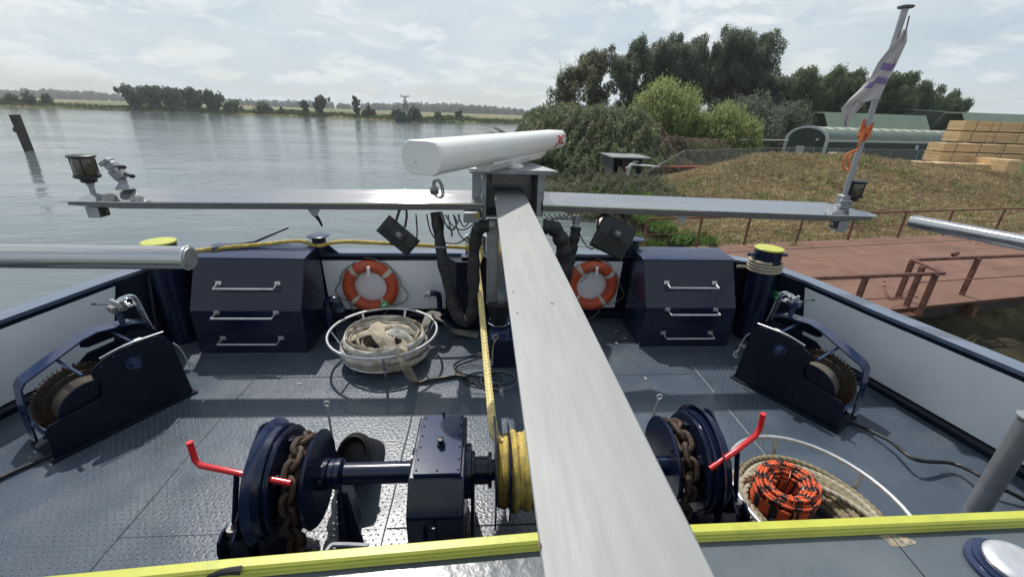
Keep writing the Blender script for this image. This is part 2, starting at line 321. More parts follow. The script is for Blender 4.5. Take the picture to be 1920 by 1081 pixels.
def dike(x, y):
    best = 1e9; h = 0
    for i in range(len(DK) - 1):
        ax, ay = DK[i]; bx, by = DK[i + 1]; dx, dy = bx - ax, by - ay; t = max(0, min(1, ((x - ax) * dx + (y - ay) * dy) / (dx * dx + dy * dy)))
        d = math.hypot(x - ax - t * dx, y - ay - t * dy)
        if d < best: best = d; h = DKH[i] + t * (DKH[i + 1] - DKH[i]); sg = (x - ax) * dy - (y - ay) * dx
    w = 13.5 if sg > 0 else 6.0
    return h, max(0.0, 1 - best / w), sg
def gz(x, y):
    u = x - shore_x(y)
    if y > 140: u = min(u, (150 + (x - 16) * .9 - y) * .8 + 6) if x < 45 else min(u, 178 - y)
    if u < -1.5: return WZ - .6
    base = WZ - .5 + .95 * smooth01((u + 1.5) / 5.0) + .55 * smooth01((u - 3) / 12)   # to about -1.7
    h, k, sg = dike(x, y)
    hd = -1.75 + (h + 1.75) * smooth01(k * 1.02)
    z = max(base, hd) if k > 0 and u > 1 else base
    # bramble hill between the shed and the big trees
    hx, hy = (x - 10.8) / 9.8, (y - 50) / 17.0
    q = 1 - (hx * hx + hy * hy)
    if q > 0: z = max(z, -1.7 + 3.4 * smooth01(q * 1.9) * smooth01((u + 2.5) / 4.2))
    hx, hy = (x - 22.0) / 7.5, (y - 49) / 6.0          # scrubby earth heap
    q = 1 - (hx * hx + hy * hy)
    if q > 0: z = max(z, -1.7 + 2.0 * smooth01(q * 1.4))
    if y < 11 and x < 40: z = min(z, WZ + .15 + 1.2 * smooth01((y - 8.0) / 3.0) + .25 * hnoise(x, y, .9, .3))
    z += hnoise(x, y, .55, 1.3) * .09 * smooth01((u - 1) / 3)
    if y < 36: z += (abs(hnoise(x, y, 1.9, .7)) * .20 + abs(hnoise(x + y * .4, y, 4.3, 2.2)) * .11 - .08) * smooth01((u - 1.5) / 2)
    return z
def land():
    m = bpy.data.materials.new('bank_ground'); m.use_nodes = True; nt = m.node_tree; N = nt.nodes; L = nt.links; b = N['Principled BSDF']; b.inputs['Roughness'].default_value = .95; b.inputs['Specular IOR Level'].default_value = .1
    tc = N.new('ShaderNodeTexCoord')
    def nz(sc, det=6, st=(1, 1, 1), ro=.6):
        mp = N.new('ShaderNodeMapping'); mp.inputs['Scale'].default_value = st; L.new(tc.outputs['Object'], mp.inputs[0])
        n = N.new('ShaderNodeTexNoise'); n.inputs['Scale'].default_value = sc; n.inputs['Detail'].default_value = det; n.inputs['Roughness'].default_value = ro; L.new(mp.outputs[0], n.inputs['Vector']); return n.outputs[0]
    def ramp(s, st):
        r = N.new('ShaderNodeValToRGB'); L.new(s, r.inputs[0]); e = r.color_ramp.elements
        e[0].position, e[0].color = st[0][0], (*st[0][1], 1); e[1].position, e[1].color = st[-1][0], (*st[-1][1], 1)
        for p, c in st[1:-1]: e.new(p).color = (*c, 1)
        return r.outputs[0]
    hay = ramp(nz(2.2, 8), [(.32, (.060, .048, .026)), (.45, (.145, .112, .058)), (.57, (.22, .175, .09)), (.72, (.31, .26, .14))])
    grn = ramp(nz(3.0, 6), [(.35, (.045, .060, .024)), (.65, (.11, .135, .05))])
    w = ramp(nz(.16, 5), [(.45, (0, 0, 0)), (.62, (1, 1, 1))])
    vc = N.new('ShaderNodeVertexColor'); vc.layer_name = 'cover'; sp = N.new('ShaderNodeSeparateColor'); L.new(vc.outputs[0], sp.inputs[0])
    ad = N.new('ShaderNodeMath'); ad.operation = 'MULTIPLY_ADD'; L.new(w, ad.inputs[0]); ad.inputs[1].default_value = .18; L.new(sp.outputs[0], ad.inputs[2]); ad.use_clamp = True
    mi = N.new('ShaderNodeMix'); mi.data_type = 'RGBA'; L.new(ad.outputs[0], mi.inputs[0]); L.new(hay, mi.inputs[6]); L.new(grn, mi.inputs[7])
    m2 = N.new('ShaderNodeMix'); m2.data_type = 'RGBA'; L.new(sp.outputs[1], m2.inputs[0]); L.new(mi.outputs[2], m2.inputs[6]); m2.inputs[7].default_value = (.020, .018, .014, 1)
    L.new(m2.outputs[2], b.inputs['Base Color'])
    bp = N.new('ShaderNodeBump'); bp.inputs['Strength'].default_value = 1.0; bp.inputs['Distance'].default_value = .20; L.new(nz(4.5, 8), bp.inputs['Height']); L.new(bp.outputs[0], b.inputs['Normal'])
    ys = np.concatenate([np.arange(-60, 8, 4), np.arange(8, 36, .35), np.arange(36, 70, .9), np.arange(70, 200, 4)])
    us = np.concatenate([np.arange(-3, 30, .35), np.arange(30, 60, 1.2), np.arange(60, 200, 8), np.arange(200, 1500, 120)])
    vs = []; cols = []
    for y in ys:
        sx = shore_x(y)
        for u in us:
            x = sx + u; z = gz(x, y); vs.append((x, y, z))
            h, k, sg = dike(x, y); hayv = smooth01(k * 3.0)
            cols.append((1 - hayv * .95 if k > 0 else 1.0, max(1.0 - smooth01((u - .3) / 2.2), smooth01((10.6 - y) / 2.0) * (.85 + .15 * hnoise(x, y, 1.5))), 0, 1))  # second value: dark shore mud, plus shade around the jetty painted as colour
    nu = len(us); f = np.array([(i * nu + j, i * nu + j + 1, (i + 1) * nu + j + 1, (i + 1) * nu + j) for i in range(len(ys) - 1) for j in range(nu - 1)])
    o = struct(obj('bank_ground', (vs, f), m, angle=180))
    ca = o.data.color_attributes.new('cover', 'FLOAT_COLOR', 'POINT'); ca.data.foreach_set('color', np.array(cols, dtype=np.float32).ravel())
land()

# far bank beyond the river
FS = [(-2600, 245), (-700, 245), (-238, 245), (-187, 254), (-71, 236), (-34, 208), (-6.5, 224), (26, 235), (120, 240), (2600, 260)]
def far_y(x): return float(np.interp(x, [p[0] for p in FS], [p[1] for p in FS]))
def far_land():
    m = mat('far_meadow', (.105, .125, .055), .95, var=.25, vscale=.03, dirt=(.24, .20, .11), dscale=.012, dlo=.45, dhi=.6, spec=.1)
    xs = np.concatenate([np.arange(-1600, -400, 100), np.arange(-400, 200, 6), np.arange(200, 1601, 100)]); off = [0, 1.2, 3, 30, 120, 400, 860]; zz = [WZ - .3, WZ + .5, WZ + 1.1, WZ + 1.3, WZ + 1.8, WZ + 1.8, WZ + 1.9]
    vs = [(x, far_y(x) + o + (hnoise(x, 0, .12) * 1.2 if o < 5 else 0), z) for x in xs for o, z in zip(off, zz)]
    n = len(off); f = np.array([(i * n + j, (i + 1) * n + j, (i + 1) * n + j + 1, i * n + j + 1) for i in range(len(xs) - 1) for j in range(n - 1)])
    struct(obj('far_bank_ground', (vs, f), m, angle=180))
far_land()

# ------------------------------------------------------------------ foliage
def quads(cent, nrm, up, w, h):
    """leaf quads: centres, normals, up directions (n,3), widths, heights"""
    s = np.cross(up, nrm); s /= np.linalg.norm(s, axis=1)[:, None] + 1e-9; u = up / (np.linalg.norm(up, axis=1)[:, None] + 1e-9)
    w = np.asarray(w).reshape(-1, 1); h = np.asarray(h).reshape(-1, 1)
    v = np.stack([cent - u * h, cent + s * w, cent + u * h, cent - s * w], axis=1).reshape(-1, 3)   # rhombic leaf
    return v, np.arange(len(v)).reshape(-1, 4)
def rnd(n): a = rng.normal(size=(n, 3)); return a / np.linalg.norm(a, axis=1)[:, None]
def puffs(centers, radii, n_each, lw, lh, upb=.3, sq=.8):
    cs = []; ns = []
    for c, r in zip(centers, radii):
        n = int(n_each * r * r) + 10; d = rnd(n); rad = r * (rng.uniform(.2, 1.0, n) ** .45)[:, None]
        p = np.array(c) + d * rad * np.array([.85, .85, sq]) + (rng.normal(size=(n, 3)) * r * .16); cs.append(p); ns.append(d * .6 + rnd(n) * .8)
    c = np.concatenate(cs); nn = np.concatenate(ns); nn /= np.linalg.norm(nn, axis=1)[:, None]; n = len(c)
    up = rnd(n) + np.array([0, 0, upb]); up -= nn * (up * nn).sum(1)[:, None]
    return quads(c, nn, up, rng.uniform(.6, 1.3, n) * lw, rng.uniform(.6, 1.3, n) * lh)
def tree(name, label, x, y, z, H, R, leaf, lw=.075, lh=.24, dens=300, trunk_r=.22, stems=3, lean=0.0, low=.22, cat='tree', group=None, barkm=None, npuff=38, gaps=.10, dead=0):
    t = thing(name, label, cat, (x, y, z), group); tr = MB(); pc = []; pr = []
    for s in range(stems):
        a = rng.uniform(0, 2 * PI); sp = R * .55 * (s > 0) * rng.uniform(.5, 1); top = V((x + math.cos(a) * sp + lean * H, y + math.sin(a) * sp, z + H * rng.uniform(.75, .97)))
        mid = V((x + math.cos(a) * sp * .3 + rng.normal() * .15, y + math.sin(a) * sp * .3, z + H * .4)); b0 = V((x + math.cos(a) * .25, y + math.sin(a) * .25, z - .2))
        tr.tube([b0, mid, top], trunk_r, 7, smooth=5, rfun=lambda q: 1 - .88 * q)
        for k in range(npuff // stems):
            q = rng.uniform(low, 1.0); base = b0.lerp(mid, q / .4) if q < .4 else mid.lerp(top, (q - .4) / .6)
            prof = math.sin(PI * min(1, (q - low * .6) / (1.06 - low * .6))) ** .6
            rr = R * prof * rng.uniform(.35, .95); a2 = rng.uniform(0, 2 * PI)
            e = base + V((math.cos(a2) * rr, math.sin(a2) * rr, rr * .35 + rng.uniform(0, .5)))
            if k % 2 == 0: tr.tube([base, (base + e) / 2 + V((0, 0, -.1 * rr)), e], trunk_r * .28, 5, smooth=3, rfun=lambda q: 1 - .8 * q)
            if rng.uniform() > gaps:
                for j in range(3): pc.append(e.lerp(base, .33 * j) + V(rng.normal(size=3) * R * .08)); pr.append(R * rng.uniform(.13, .25))
        pc.append(top); pr.append(R * .14); pc.append(top - V((0, 0, R * .25))); pr.append(R * .2)
    for k in range(dead):
        b = V((x + rng.normal() * R * .25, y, z + H * .55)); e = b + V((rng.normal() * R * .35, rng.normal() * .5, H * rng.uniform(.38, .5)))
        tr.tube([b, (b + e) / 2 + V((rng.normal() * .3, 0, 0)), e], trunk_r * .4, 5, smooth=4, rfun=lambda q: 1 - .85 * q)
        for j in range(5):
            b2 = b.lerp(e, rng.uniform(.4, .95)); tr.tube([b2, b2 + V((rng.normal() * .6, 0, rng.uniform(.4, 1.2)))], .03, 4)
    obj('trunk', tr, barkm or bark, t)
    obj('crown', puffs(pc, pr, dens, lw, lh, upb=1.2, sq=1.35), leaf, t, smooth=False)
    return t
def bush(name, label, x, y, z, H, R, leaf, lw=.1, lh=.2, dens=260, n=14, cat='bush', group=None, depth=None):
    t = thing(name, label, cat, (x, y, z), group); pc = []; pr = []; tr = MB(); depth = depth or R
    for k in range(n):
        a = rng.uniform(0, 2 * PI); q = rng.uniform(0, 1) ** .6; rr = R * q * .8; hh = H * math.sqrt(max(0.02, 1 - q * q)) * rng.uniform(.45, .92)
        c = V((x + math.cos(a) * rr, y + math.sin(a) * rr * depth / R, z + hh)); pc.append(c); pr.append(min(R, H) * rng.uniform(.16, .34))
        if k % 3 == 0: tr.tube([(x, y, z - .1), ((x + c.x) / 2, (y + c.y) / 2, z + hh * .6), c], .05 * H / 3, 5, smooth=3, rfun=lambda q: 1 - .7 * q)
    obj('stem', tr, bark, t); obj('crown', puffs(pc, pr, dens, lw, lh, upb=1.8, sq=1.35), leaf, t, smooth=False); return t
def px_tree(fn, name, label, pxx, top, base_z, D, halfw_px, leaf, **k):
    """a tree standing D metres ahead, its middle at column pxx, its top reaching row `top`"""
    tp = atY(pxx, top, D); R = halfw_px * (atY(pxx + 1, top, D) - tp).length
    return fn(name, label, tp.x, D, base_z, max(.5, tp.z - base_z), R, leaf, **k)
G1 = 'tall willows behind the bramble hill'
px_tree(tree, 'willow_tree', 'half bare thin willow with dead grey top twigs at the water end of the row', 1072, 118, -1.0, 66, 40, lf_olive, stems=3, dens=260, npuff=34, gaps=.25, dead=7, group=G1, barkm=bark2, trunk_r=.16)
px_tree(tree, 'willow_tree', 'tall willow with wispy thin top right of the half bare one', 1133, 70, -1.0, 72, 46, lf_olive, stems=3, dens=300, npuff=44, gaps=.12, group=G1, low=.18)
px_tree(tree, 'willow_tree', 'broad willow with a rounded olive crown, third from the water', 1196, 72, -1.0, 74, 50, lf_dark, dens=380, npuff=50, group=G1)
px_tree(tree, 'willow_tree', 'dark willow directly above the pale young willow bush', 1252, 66, -1.0, 78, 52, lf_dark, dens=400, npuff=52, group=G1)
px_tree(tree, 'willow_tree', 'tallest willow with a single pointed top leaning over the row', 1308, 44, -1.0, 80, 44, lf_dark, dens=400, npuff=50, group=G1)
px_tree(tree, 'willow_tree', 'full dark willow next to the tallest one on its landward side', 1372, 56, -1.0, 82, 56, lf_dark, dens=400, npuff=54, group=G1)
px_tree(tree, 'willow_tree', 'willow with a crown bulging out at the landward end of the row', 1430, 64, -1.0, 80, 50, lf_dark, dens=400, npuff=52, group=G1)
px_tree(tree, 'willow_tree', 'smaller willow filling the dip below the landward end of the row', 1458, 138, -1.0, 74, 44, lf_dark, dens=400, npuff=42, group=G1, low=.1)
G2 = 'lower round trees behind the green halls'
px_tree(tree, 'broadleaf_tree', 'round dark tree next to the tall willows', 1520, 130, -1.5, 96, 52, lf_mid, dens=330, npuff=46, group=G2, low=.1, lw=.11, lh=.24)
px_tree(tree, 'broadleaf_tree', 'tallest of the round trees, dome shaped, behind the flagpole', 1592, 120, -1.5, 100, 56, lf_mid, dens=380, npuff=50, group=G2, low=.1, lw=.11, lh=.24)
px_tree(tree, 'broadleaf_tree', 'shaggy green tree just right of the flag', 1668, 140, -1.5, 98, 52, lf_mid, dens=330, npuff=46, group=G2, low=.1, lw=.11, lh=.24)
px_tree(tree, 'broadleaf_tree', 'medium round tree above the end of the arched hall', 1732, 158, -1.5, 102, 44, lf_mid, dens=330, npuff=42, group=G2, low=.1, lw=.11, lh=.24)
px_tree(tree, 'broadleaf_tree', 'last and lowest of the round trees, above the timber bundles', 1785, 176, -1.5, 106, 34, lf_mid, dens=330, npuff=36, group=G2, low=.1, lw=.11, lh=.24)
px_tree(bush, 'shrub', 'grey green shrub at the foot of the half bare willow', 1040, 190, -1.0, 60, 42, lf_dark, n=20, dens=150)
px_tree(bush, 'shrub', 'dark undergrowth shrub between the willow trunks', 1160, 190, -1.0, 64, 60, lf_dark, n=22, dens=130)
px_tree(bush, 'shrub', 'dark shrub under the landward willows', 1400, 190, -1.5, 66, 90, lf_dark, n=34, dens=130)
px_tree(bush, 'shrub', 'dark shrub behind the red container', 1480, 200, -1.5, 68, 60, lf_dark, n=26, dens=130)
px_tree(bush, 'young_willow', 'large pale green young willow in front of the tall willows', 1258, 158, -1.2, 54, 92, lf_light, n=70, dens=210, lw=.055, lh=.30)
px_tree(bush, 'young_willow', 'yellowish young willow beside the red container', 1384, 196, -1.7, 50, 62, lf_light, n=54, dens=210, lw=.055, lh=.28)
px_tree(bush, 'young_willow', 'small light willow between the two larger pale ones', 1322, 214, -1.4, 51, 34, lf_light, n=30, dens=210, lw=.055, lh=.26)

for px, D, top, hw, lb in [(1010, 44, 232, 30, 'bramble mound reaching out over the water at the end of the hill'), (1090, 47, 222, 26, 'rounded bramble clump on the crest of the hill'), (1152, 50, 219, 30, 'leafy elder bush on the hill crest below the wispy willow'), (1215, 47, 229, 26, 'brown tinged bramble clump on the landward crest'), (1060, 38, 262, 28, 'bramble clump bulging from the river side of the hill')]:
    px_tree(bush, 'bramble_bush', lb, px, top, -.2 if D > 40 else -1.2, D, hw, lf_dry if px == 1215 else (lf_mid if px == 1152 else lf_bram), n=22, dens=420, lw=.06, lh=.12)
# bramble thicket covering the hill, dry scrub on the heap, bright grass at the water's edge
def scatter_surface(name, region, n, leaf, lw, lh, lift, label, cover=1, upb=.3):
    x0, x1, y0, y1, test = region; P = []
    while len(P) < n:
        x = rng.uniform(x0, x1); y = rng.uniform(y0, y1)
        if not test(x, y): continue
        z = gz(x, y); bl = abs(hnoise(x, y, 1.15, 2.0)) * 1.1 + hnoise(x, y, 3.1, .4) * .4 + .12
        P.append((x, y, z + lift * (.25 + .75 * max(0, bl)) * rng.uniform(.25, 1) ** .5))
    P = np.array(P); nn = rnd(n) * .9 + np.array([-.15, -.45, .75]); nn /= np.linalg.norm(nn, axis=1)[:, None]
    up = rnd(n) + np.array([0, 0, upb]); up -= nn * (up * nn).sum(1)[:, None]
    o = obj(name, quads(P, nn, up, rng.uniform(.5, 1.3, n) * lw, rng.uniform(.5, 1.3, n) * lh), leaf, smooth=False); o['kind'] = 'stuff'; o['label'] = label; return o
def inl(x, y): return x - shore_x(y)
def hillq(x, y): return 1 - (((x - 10.8) / 10.2) ** 2 + ((y - 50) / 17.8) ** 2)
scatter_surface('bramble_thicket', (2, 21, 31, 68, lambda x, y: hillq(x, y) > 0 and inl(x, y) > -1.3 and (x < 15.0 + hnoise(x, y, .8) * 1.8 or y > 54)), 150000, lf_bram, .065, .12, 1.7, 'dense green brambles covering the hill behind the radar')
scatter_surface('withered_brambles', (12.5, 21.5, 34, 56, lambda x, y: hillq(x, y) > -.05 and x > 14.2 + hnoise(x, y, .8) * 1.8), 30000, lf_dry, .06, .13, .7, 'brown withered scrub on the landward side of the hill')
scatter_surface('heap_scrub', (14, 30, 42.5, 55, lambda x, y: ((x - 22) / 7.6) ** 2 + ((y - 49) / 6.2) ** 2 < 1), 14000, lf_dry, .05, .14, .4, 'thin grey brown scrub on the earth heap behind the fence')
scatter_surface('waterside_grass', (6, 16, 13.5, 27, lambda x, y: .6 < inl(x, y) < 4.6 + hnoise(x, y, .9) * 1.2 and dike(x, y)[1] < .75), 26000, grassl, .022, .26, .55, 'tall bright green grass along the water under the dike', upb=2.6)
scatter_surface('waterside_scrub', (4, 12, 22, 38, lambda x, y: -.6 < inl(x, y) < 5.0 and not (x > 9.6 and y > 28.5)), 30000, lf_olive, .035, .13, 1.1, 'olive scrub by the water in front of the bramble hill', upb=1.0)
def haytest(x, y):
    h, k, sg = dike(x, y); return k > .03 and inl(x, y) > 2.5
scatter_surface('dry_grass', (9, 48, 13, 36, haytest), 90000, grassd, .02, .16, .2, 'mown dry yellow brown grass on the dike', upb=.5)
scatter_surface('green_grass_patches', (9, 48, 15, 33, lambda x, y: haytest(x, y) and hnoise(x, y, .45, 3.0) + hnoise(x, y, 1.5, 1.0) * .6 > .42), 9000, grassl, .018, .18, .2, 'greener tufts of grass growing through the dry dike grass', upb=1.5)

# far shore vegetation
G3 = 'trees on the far shore'
far = [(250, 168, 207, 26, 'first and broadest pale edged tree of the dark clump on the far shore'), (282, 159, 208, 26, 'highest tree of the dark clump on the far shore'), (312, 166, 209, 24, 'tree on the inner end of the dark clump on the far shore'),
       (358, 169, 210, 20, 'tree with a flat top just past the gap in the far clump'), (392, 171, 211, 22, 'rounder twin of the flat topped tree past the gap'), (597, 177, 214, 15, 'slim upright tree alone on the far shore'), (568, 186, 214, 9, 'small tree beside the slim upright one on the far shore'), (668, 181, 216, 9, 'thin airy tree on the far shore before the pylon island')]
def far_tree(px, top, base, hw, label, fn=tree, **k):
    D = far_y(atY(px, base, 235).x) + 6; return px_tree(fn, 'shore_tree' if fn is tree else 'shore_bush', label, px, top, WZ + .4, D, hw, lf_far, group=G3 if fn is tree else 'bushes on the far shore', **k)
for px, top, base, hw, lb in far: far_tree(px, top, base, hw, lb, low=.05, dens=22, npuff=40, lw=.4, lh=.6, trunk_r=.3)
for px, top, base, hw, lb in [(435, 187, 212, 20, 'dark rounded bush after the far clump'), (490, 189, 213, 19, 'lighter rounded bush with yellow meadow behind it'), (528, 201, 214, 10, 'low bush between two larger ones on the far shore'), (330, 190, 209, 22, 'grey bush filling the gap in the far clump'),
                              (690, 199, 217, 16, 'low bush beside the thin airy far tree'), (822, 211, 223, 12, 'pale low bush past the pylon island'), (860, 206, 223, 11, 'small dark round bush past the pylon island'), (12, 178, 200, 26, 'dark bush at the outer end of the far shore'),
                              (47, 169, 201, 12, 'spiky bush near the outer end of the far shore'), (82, 174, 202, 14, 'low ragged bush next to the spiky one'), (745, 204, 224, 14, 'bush on the outer side of the pylon island'), (776, 200, 226, 16, 'darker bush on the inner side of the pylon island')]:
    far_tree(px, top, base, hw, lb, fn=bush, n=26, dens=30, lw=.35, lh=.5, cat='bush')
def far_strip():
    n = 26000; x = rng.uniform(-430, 130, n); off = rng.uniform(.4, 7, n) + (rng.uniform(0, 1, n) ** 3) * 14
    y = np.array([far_y(q) for q in x]) + off; hh = .6 + 1.3 * np.abs(np.sin(x * .11) * np.cos(x * .043 + 1)) ; z = WZ + .5 + rng.uniform(0, 1, n) * hh + off * .05
    c = np.stack([x, y, z], 1); nn = rnd(n) * .7 + np.array([0, -.7, .4]); nn /= np.linalg.norm(nn, axis=1)[:, None]; up = np.tile(np.array([[0, 0, 1.]]), (n, 1)) + rnd(n) * .5
    o = obj('shore_reeds', quads(c, nn, up, rng.uniform(.2, .5, n), rng.uniform(.4, .9, n)), reedl, smooth=False); o['kind'] = 'stuff'; o['label'] = 'reeds and low scrub along the far shore'
    # distant wood on the horizon
    c = []; r = []
    for i in range(900):
        xx = -1350 + i * 2.4 + rng.uniform(-2, 2); yy = 900 + rng.uniform(0, 60) - xx * .05; h = 8 + 6 * abs(math.sin(i * .021) * math.cos(i * .0073 + 2)) + rng.uniform(-2, 3)
        for z in (.3, .75): c.append((xx, yy, WZ + 1.5 + h * z)); r.append(h * .42)
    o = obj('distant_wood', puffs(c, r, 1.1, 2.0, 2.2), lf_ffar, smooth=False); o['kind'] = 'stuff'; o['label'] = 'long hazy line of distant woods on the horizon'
far_strip()
def pylon():
    D = 214; b = atY(760, 222, D); top = atY(759, 181, D); t = thing('beacon_mast', 'dark lattice mast with cross arms on the bushy island', 'mast', (b.x, D, WZ))
    m = MB(); x, y = top.x, D; zt = top.z
    for sx in (-1, 1):
        for sy in (-1, 1): m.tube([(x + sx * 1.6, y + sy * 1.6, WZ), (x + sx * .25, y + sy * .25, zt)], .10, 5)
    for k in range(9):
        z = WZ + (zt - WZ) * k / 9; w = 1.6 - 1.35 * k / 9; z2 = WZ + (zt - WZ) * (k + 1) / 9
        for s in (-1, 1): m.tube([(x - w, y + s * w, z), (x + w, y + s * w, z2)], .07, 4); m.tube([(x + w, y + s * w, z), (x - w, y + s * w, z2)], .07, 4)
    obj('lattice', m, steeld, t)
    a = MB(); a.box(x - 2.0, x + 2.0, y - .15, y + .15, zt - .2, zt + .1); a.box(x - 1.2, x + 1.2, y - .15, y + .15, zt - 2.2, zt - 1.95)
    for s in (-1.9, -1.0, 1.0, 1.9): a.box(x + s - .12, x + s + .12, y - .1, y + .1, zt, zt + .8)
    obj('cross_arm', a, steeld, t)
    h = MB(); h.box(x - 3.2, x + 3.2, y - 9, y - 6, WZ, WZ + 2.0); h.box(x - 2.2, x + 1.0, y - 8.6, y - 6.4, WZ + 2.0, WZ + 4.2)
    obj('platform_hut', h, greenwall, t, bevel=.05)
pylon()
def jetty_far():
    a = atY(800, 227, 198); m = MB()
    for k in range(14): m.box(a.x - 4 + k * 1.2, a.x - 3.7 + k * 1.2, 197.8, 198.2, WZ - 1, WZ + .9)
    m.box(a.x - 5, a.x + 13, 197.7, 198.3, WZ + .6, WZ + .85)
    tag(obj('groyne', m, pilem, origin=(a.x, 198, WZ)), 'low dark timber groyne running from the pylon island into the water', 'groyne')
jetty_far()
def mooring_pile():
    p0 = at(57, 283, WZ); d = 50.5
    b = atY(55, 284, p0.y); tp = atY(27, 215, p0.y); w = .36
    ax = (tp - b).normalized(); t = thing('mooring_pile', 'dark leaning timber mooring pile standing alone in the river', 'pile', b)
    m = MB(); m.tube([b - ax * 1.5, tp], w, 4, rfun=lambda q: 1.0 + .12 * q); obj('pile_shaft', m, pilem, t, smooth=False)
    m = MB(); c = b.lerp(tp, .60) + V((-.36, 0, 0)); m.box(c.x - .12, c.x + .2, c.y - .3, c.y + .3, c.z - .25, c.z + .2); obj('fender_block', m, pilem, t, bevel=.05)
mooring_pile()

# ================================================================== RIGHT BANK STRUCTURES
GB = -2.0
def far_hall():
    # long green halls with low pitched roofs
    for (px0, px1, top, eave, D, rm, label) in [(1536, 1762, 214, 240, 88, greenroof2, 'long hall with a pale green roof behind the arched hall'), (1790, 1990, 214, 240, 86, greenroof2, 'second pale green roofed hall behind the timber bundles')]:
        a = atY(px0, 0.5 * (top + eave), D); b = atY(px1, .5 * (top + eave), D - 4); t = thing('farm_hall', label, 'building', (a.x, D, GB), 'green halls behind the timber yard')
        zt = atY((px0 + px1) / 2, top, D).z; ze = atY((px0 + px1) / 2, eave, D).z - .1
        r = MB(); r.prism([(-2.2, ze - .2), (0, zt), (3.2, zt + .05), (5.4, ze - .2), (5.4, ze - .45), (3.2, zt - .2), (0, zt - .25), (-2.2, ze - .45)], (0, D - .8, 0), Y, Z, X, a.x, b.x); obj('roof', r, rm, t)
        w = MB(); w.box(a.x + .3, b.x - .3, D - 2.2, D + 4, GB - .5, ze - .5); obj('wall', w, greenwall, t)
        e = MB(); e.box(a.x, b.x, D - 3.15, D - 3.0, ze - .55, ze - .2); obj('eaves_gutter', e, greenroof, t)
        n = int((b.x - a.x) / 5)
        for k in range(n):
            x = a.x + 2.0 + k * 5; f = MB(); f.box(x, x + 3.6, D - 2.28, D - 2.2, ze - 3.0, ze - 1.0); obj('wall_panel', f, greenroof, t)
    # dark gable of the tall hall between them
    a = atY(1757, 225, 84); b = atY(1812, 225, 84); zt = atY(1785, 207, 84).z; t = thing('tall_dark_hall', 'dark green hall with a sloping top edge between the two pale roofs', 'building', (a.x, 84, GB))
    w = MB(); w.prism([(a.x, GB - .5), (b.x + 22, GB - .5), (b.x + 22, zt - 1.1), (b.x, zt - .1), (a.x + 1.2, zt), (a.x, zt - 1.6)], (0, 0, 0), X, Z, Y, 91, 108); obj('wall', w, greenwall, t)
    r = MB(); r.prism([(a.x + 1.0, zt), (b.x, zt - .1), (b.x + 22.3, zt - 1.1), (b.x + 22.3, zt - .9), (b.x, zt + .12), (a.x + 1.0, zt + .2)], (0, 0, 0), X, Z, Y, 90.7, 108.3); obj('roof', r, greenroof, t)
far_hall()
def arched_hall():
    # near gable between columns 1470 and 1545, the hall runs off to the right and away
    D = 58; A = atY(1466, 296, D); B = atY(1540, 300, D - 3.0); zt = max(2.1, atY(1512, 240, D - 1).z); t = thing('arched_hall', 'green arched roof hall with white gable trim behind the fence', 'building', (A.x, D, GB))
    a = V((A.x, D, 0)); b = V((B.x, D - 3.0, 0)); ax = (b - a); wdt = ax.length; ax.normalize()
    E0 = atY(1800, 262, 61.5); side = (V((E0.x + 1.0, 61.5, 0)) - b); Ls = side.length; side.normalize()
    hw = .62 * (zt - GB)
    def arc(off, n=18, base=True):
        pts = []
        for k in range(n + 1):
            th = PI * k / n; pts.append((wdt / 2 - (wdt / 2 + off) * math.cos(th), GB + hw + (zt - GB - hw + off) * math.sin(th)))
        return pts
    g = MB(); g.prism([(0, GB - .6)] + arc(0) + [(wdt, GB - .6)], a, ax, Z, side, .05, .25); obj('gable_wall', g, greenwall, t)
    r = MB(); o = arc(.08); i = arc(-.05); r.prism(o + i[::-1], a, ax, Z, side, 0, Ls); obj('roof', r, greenroof, t, angle=60)
    for k in range(12):     # transverse ribs of the sheet roof and pale roof lights between them
        s0 = 1.2 + k * (Ls - 2) / 12
        q = MB(); th0, th1 = PI * .56, PI * .70
        P = lambda th, off: (wdt / 2 - (wdt / 2 + off) * math.cos(th), GB + hw + (zt - GB - hw + off) * math.sin(th))
        poly = [P(th0 + (th1 - th0) * j / 4, .10) for j in range(5)] + [P(th1 - (th1 - th0) * j / 4, .06) for j in range(5)]
        q.prism(poly, a, ax, Z, side, s0, s0 + 1.1); obj('roof_light', q, skylight, t)
    tr = MB(); o = arc(.16); i = arc(-.12); tr.prism([(wdt + .14, GB - .6)] + o[::-1] + [(-.14, GB - .6), (.14, GB - .6)] + i + [(wdt - .14, GB - .6)], a, ax, Z, side, -.12, .04); obj('gable_trim', tr, trimw, t)
    ev = MB(); ev.prism([(wdt, GB + hw - .12), (wdt + .16, GB + hw - .12), (wdt + .16, GB + hw + .14), (wdt, GB + hw + .14)], a, ax, Z, side, .05, Ls); obj('eaves_trim', ev, trimw, t)
    sw = MB(); sw.prism([(wdt - .12, GB - .6), (wdt + .02, GB - .6), (wdt + .02, GB + hw - .1), (wdt - .12, GB + hw - .1)], a, ax, Z, side, .3, Ls); obj('side_wall', sw, greenwall, t)
    d = MB(); d.prism([(wdt * .30, GB), (wdt * .50, GB), (wdt * .50, GB + 1.75), (wdt * .30, GB + 1.75)], a, ax, Z, side, -.04, .04); obj('door', d, trimw, t)
    l = MB(); l.prism([(wdt * .74, GB + 2.5), (wdt * .79, GB + 2.5), (wdt * .79, GB + 2.75), (wdt * .74, GB + 2.75)], a, ax, Z, side, -.12, .04); obj('wall_lamp', l, trimw, t)
    l = MB(); c = b + side * (Ls * .62) + ax * .08; l.box(c.x - .2, c.x + .2, c.y - .2, c.y + .1, GB + hw - .9, GB + hw - .35); obj('vent_box', l, trimw, t)
arched_hall()
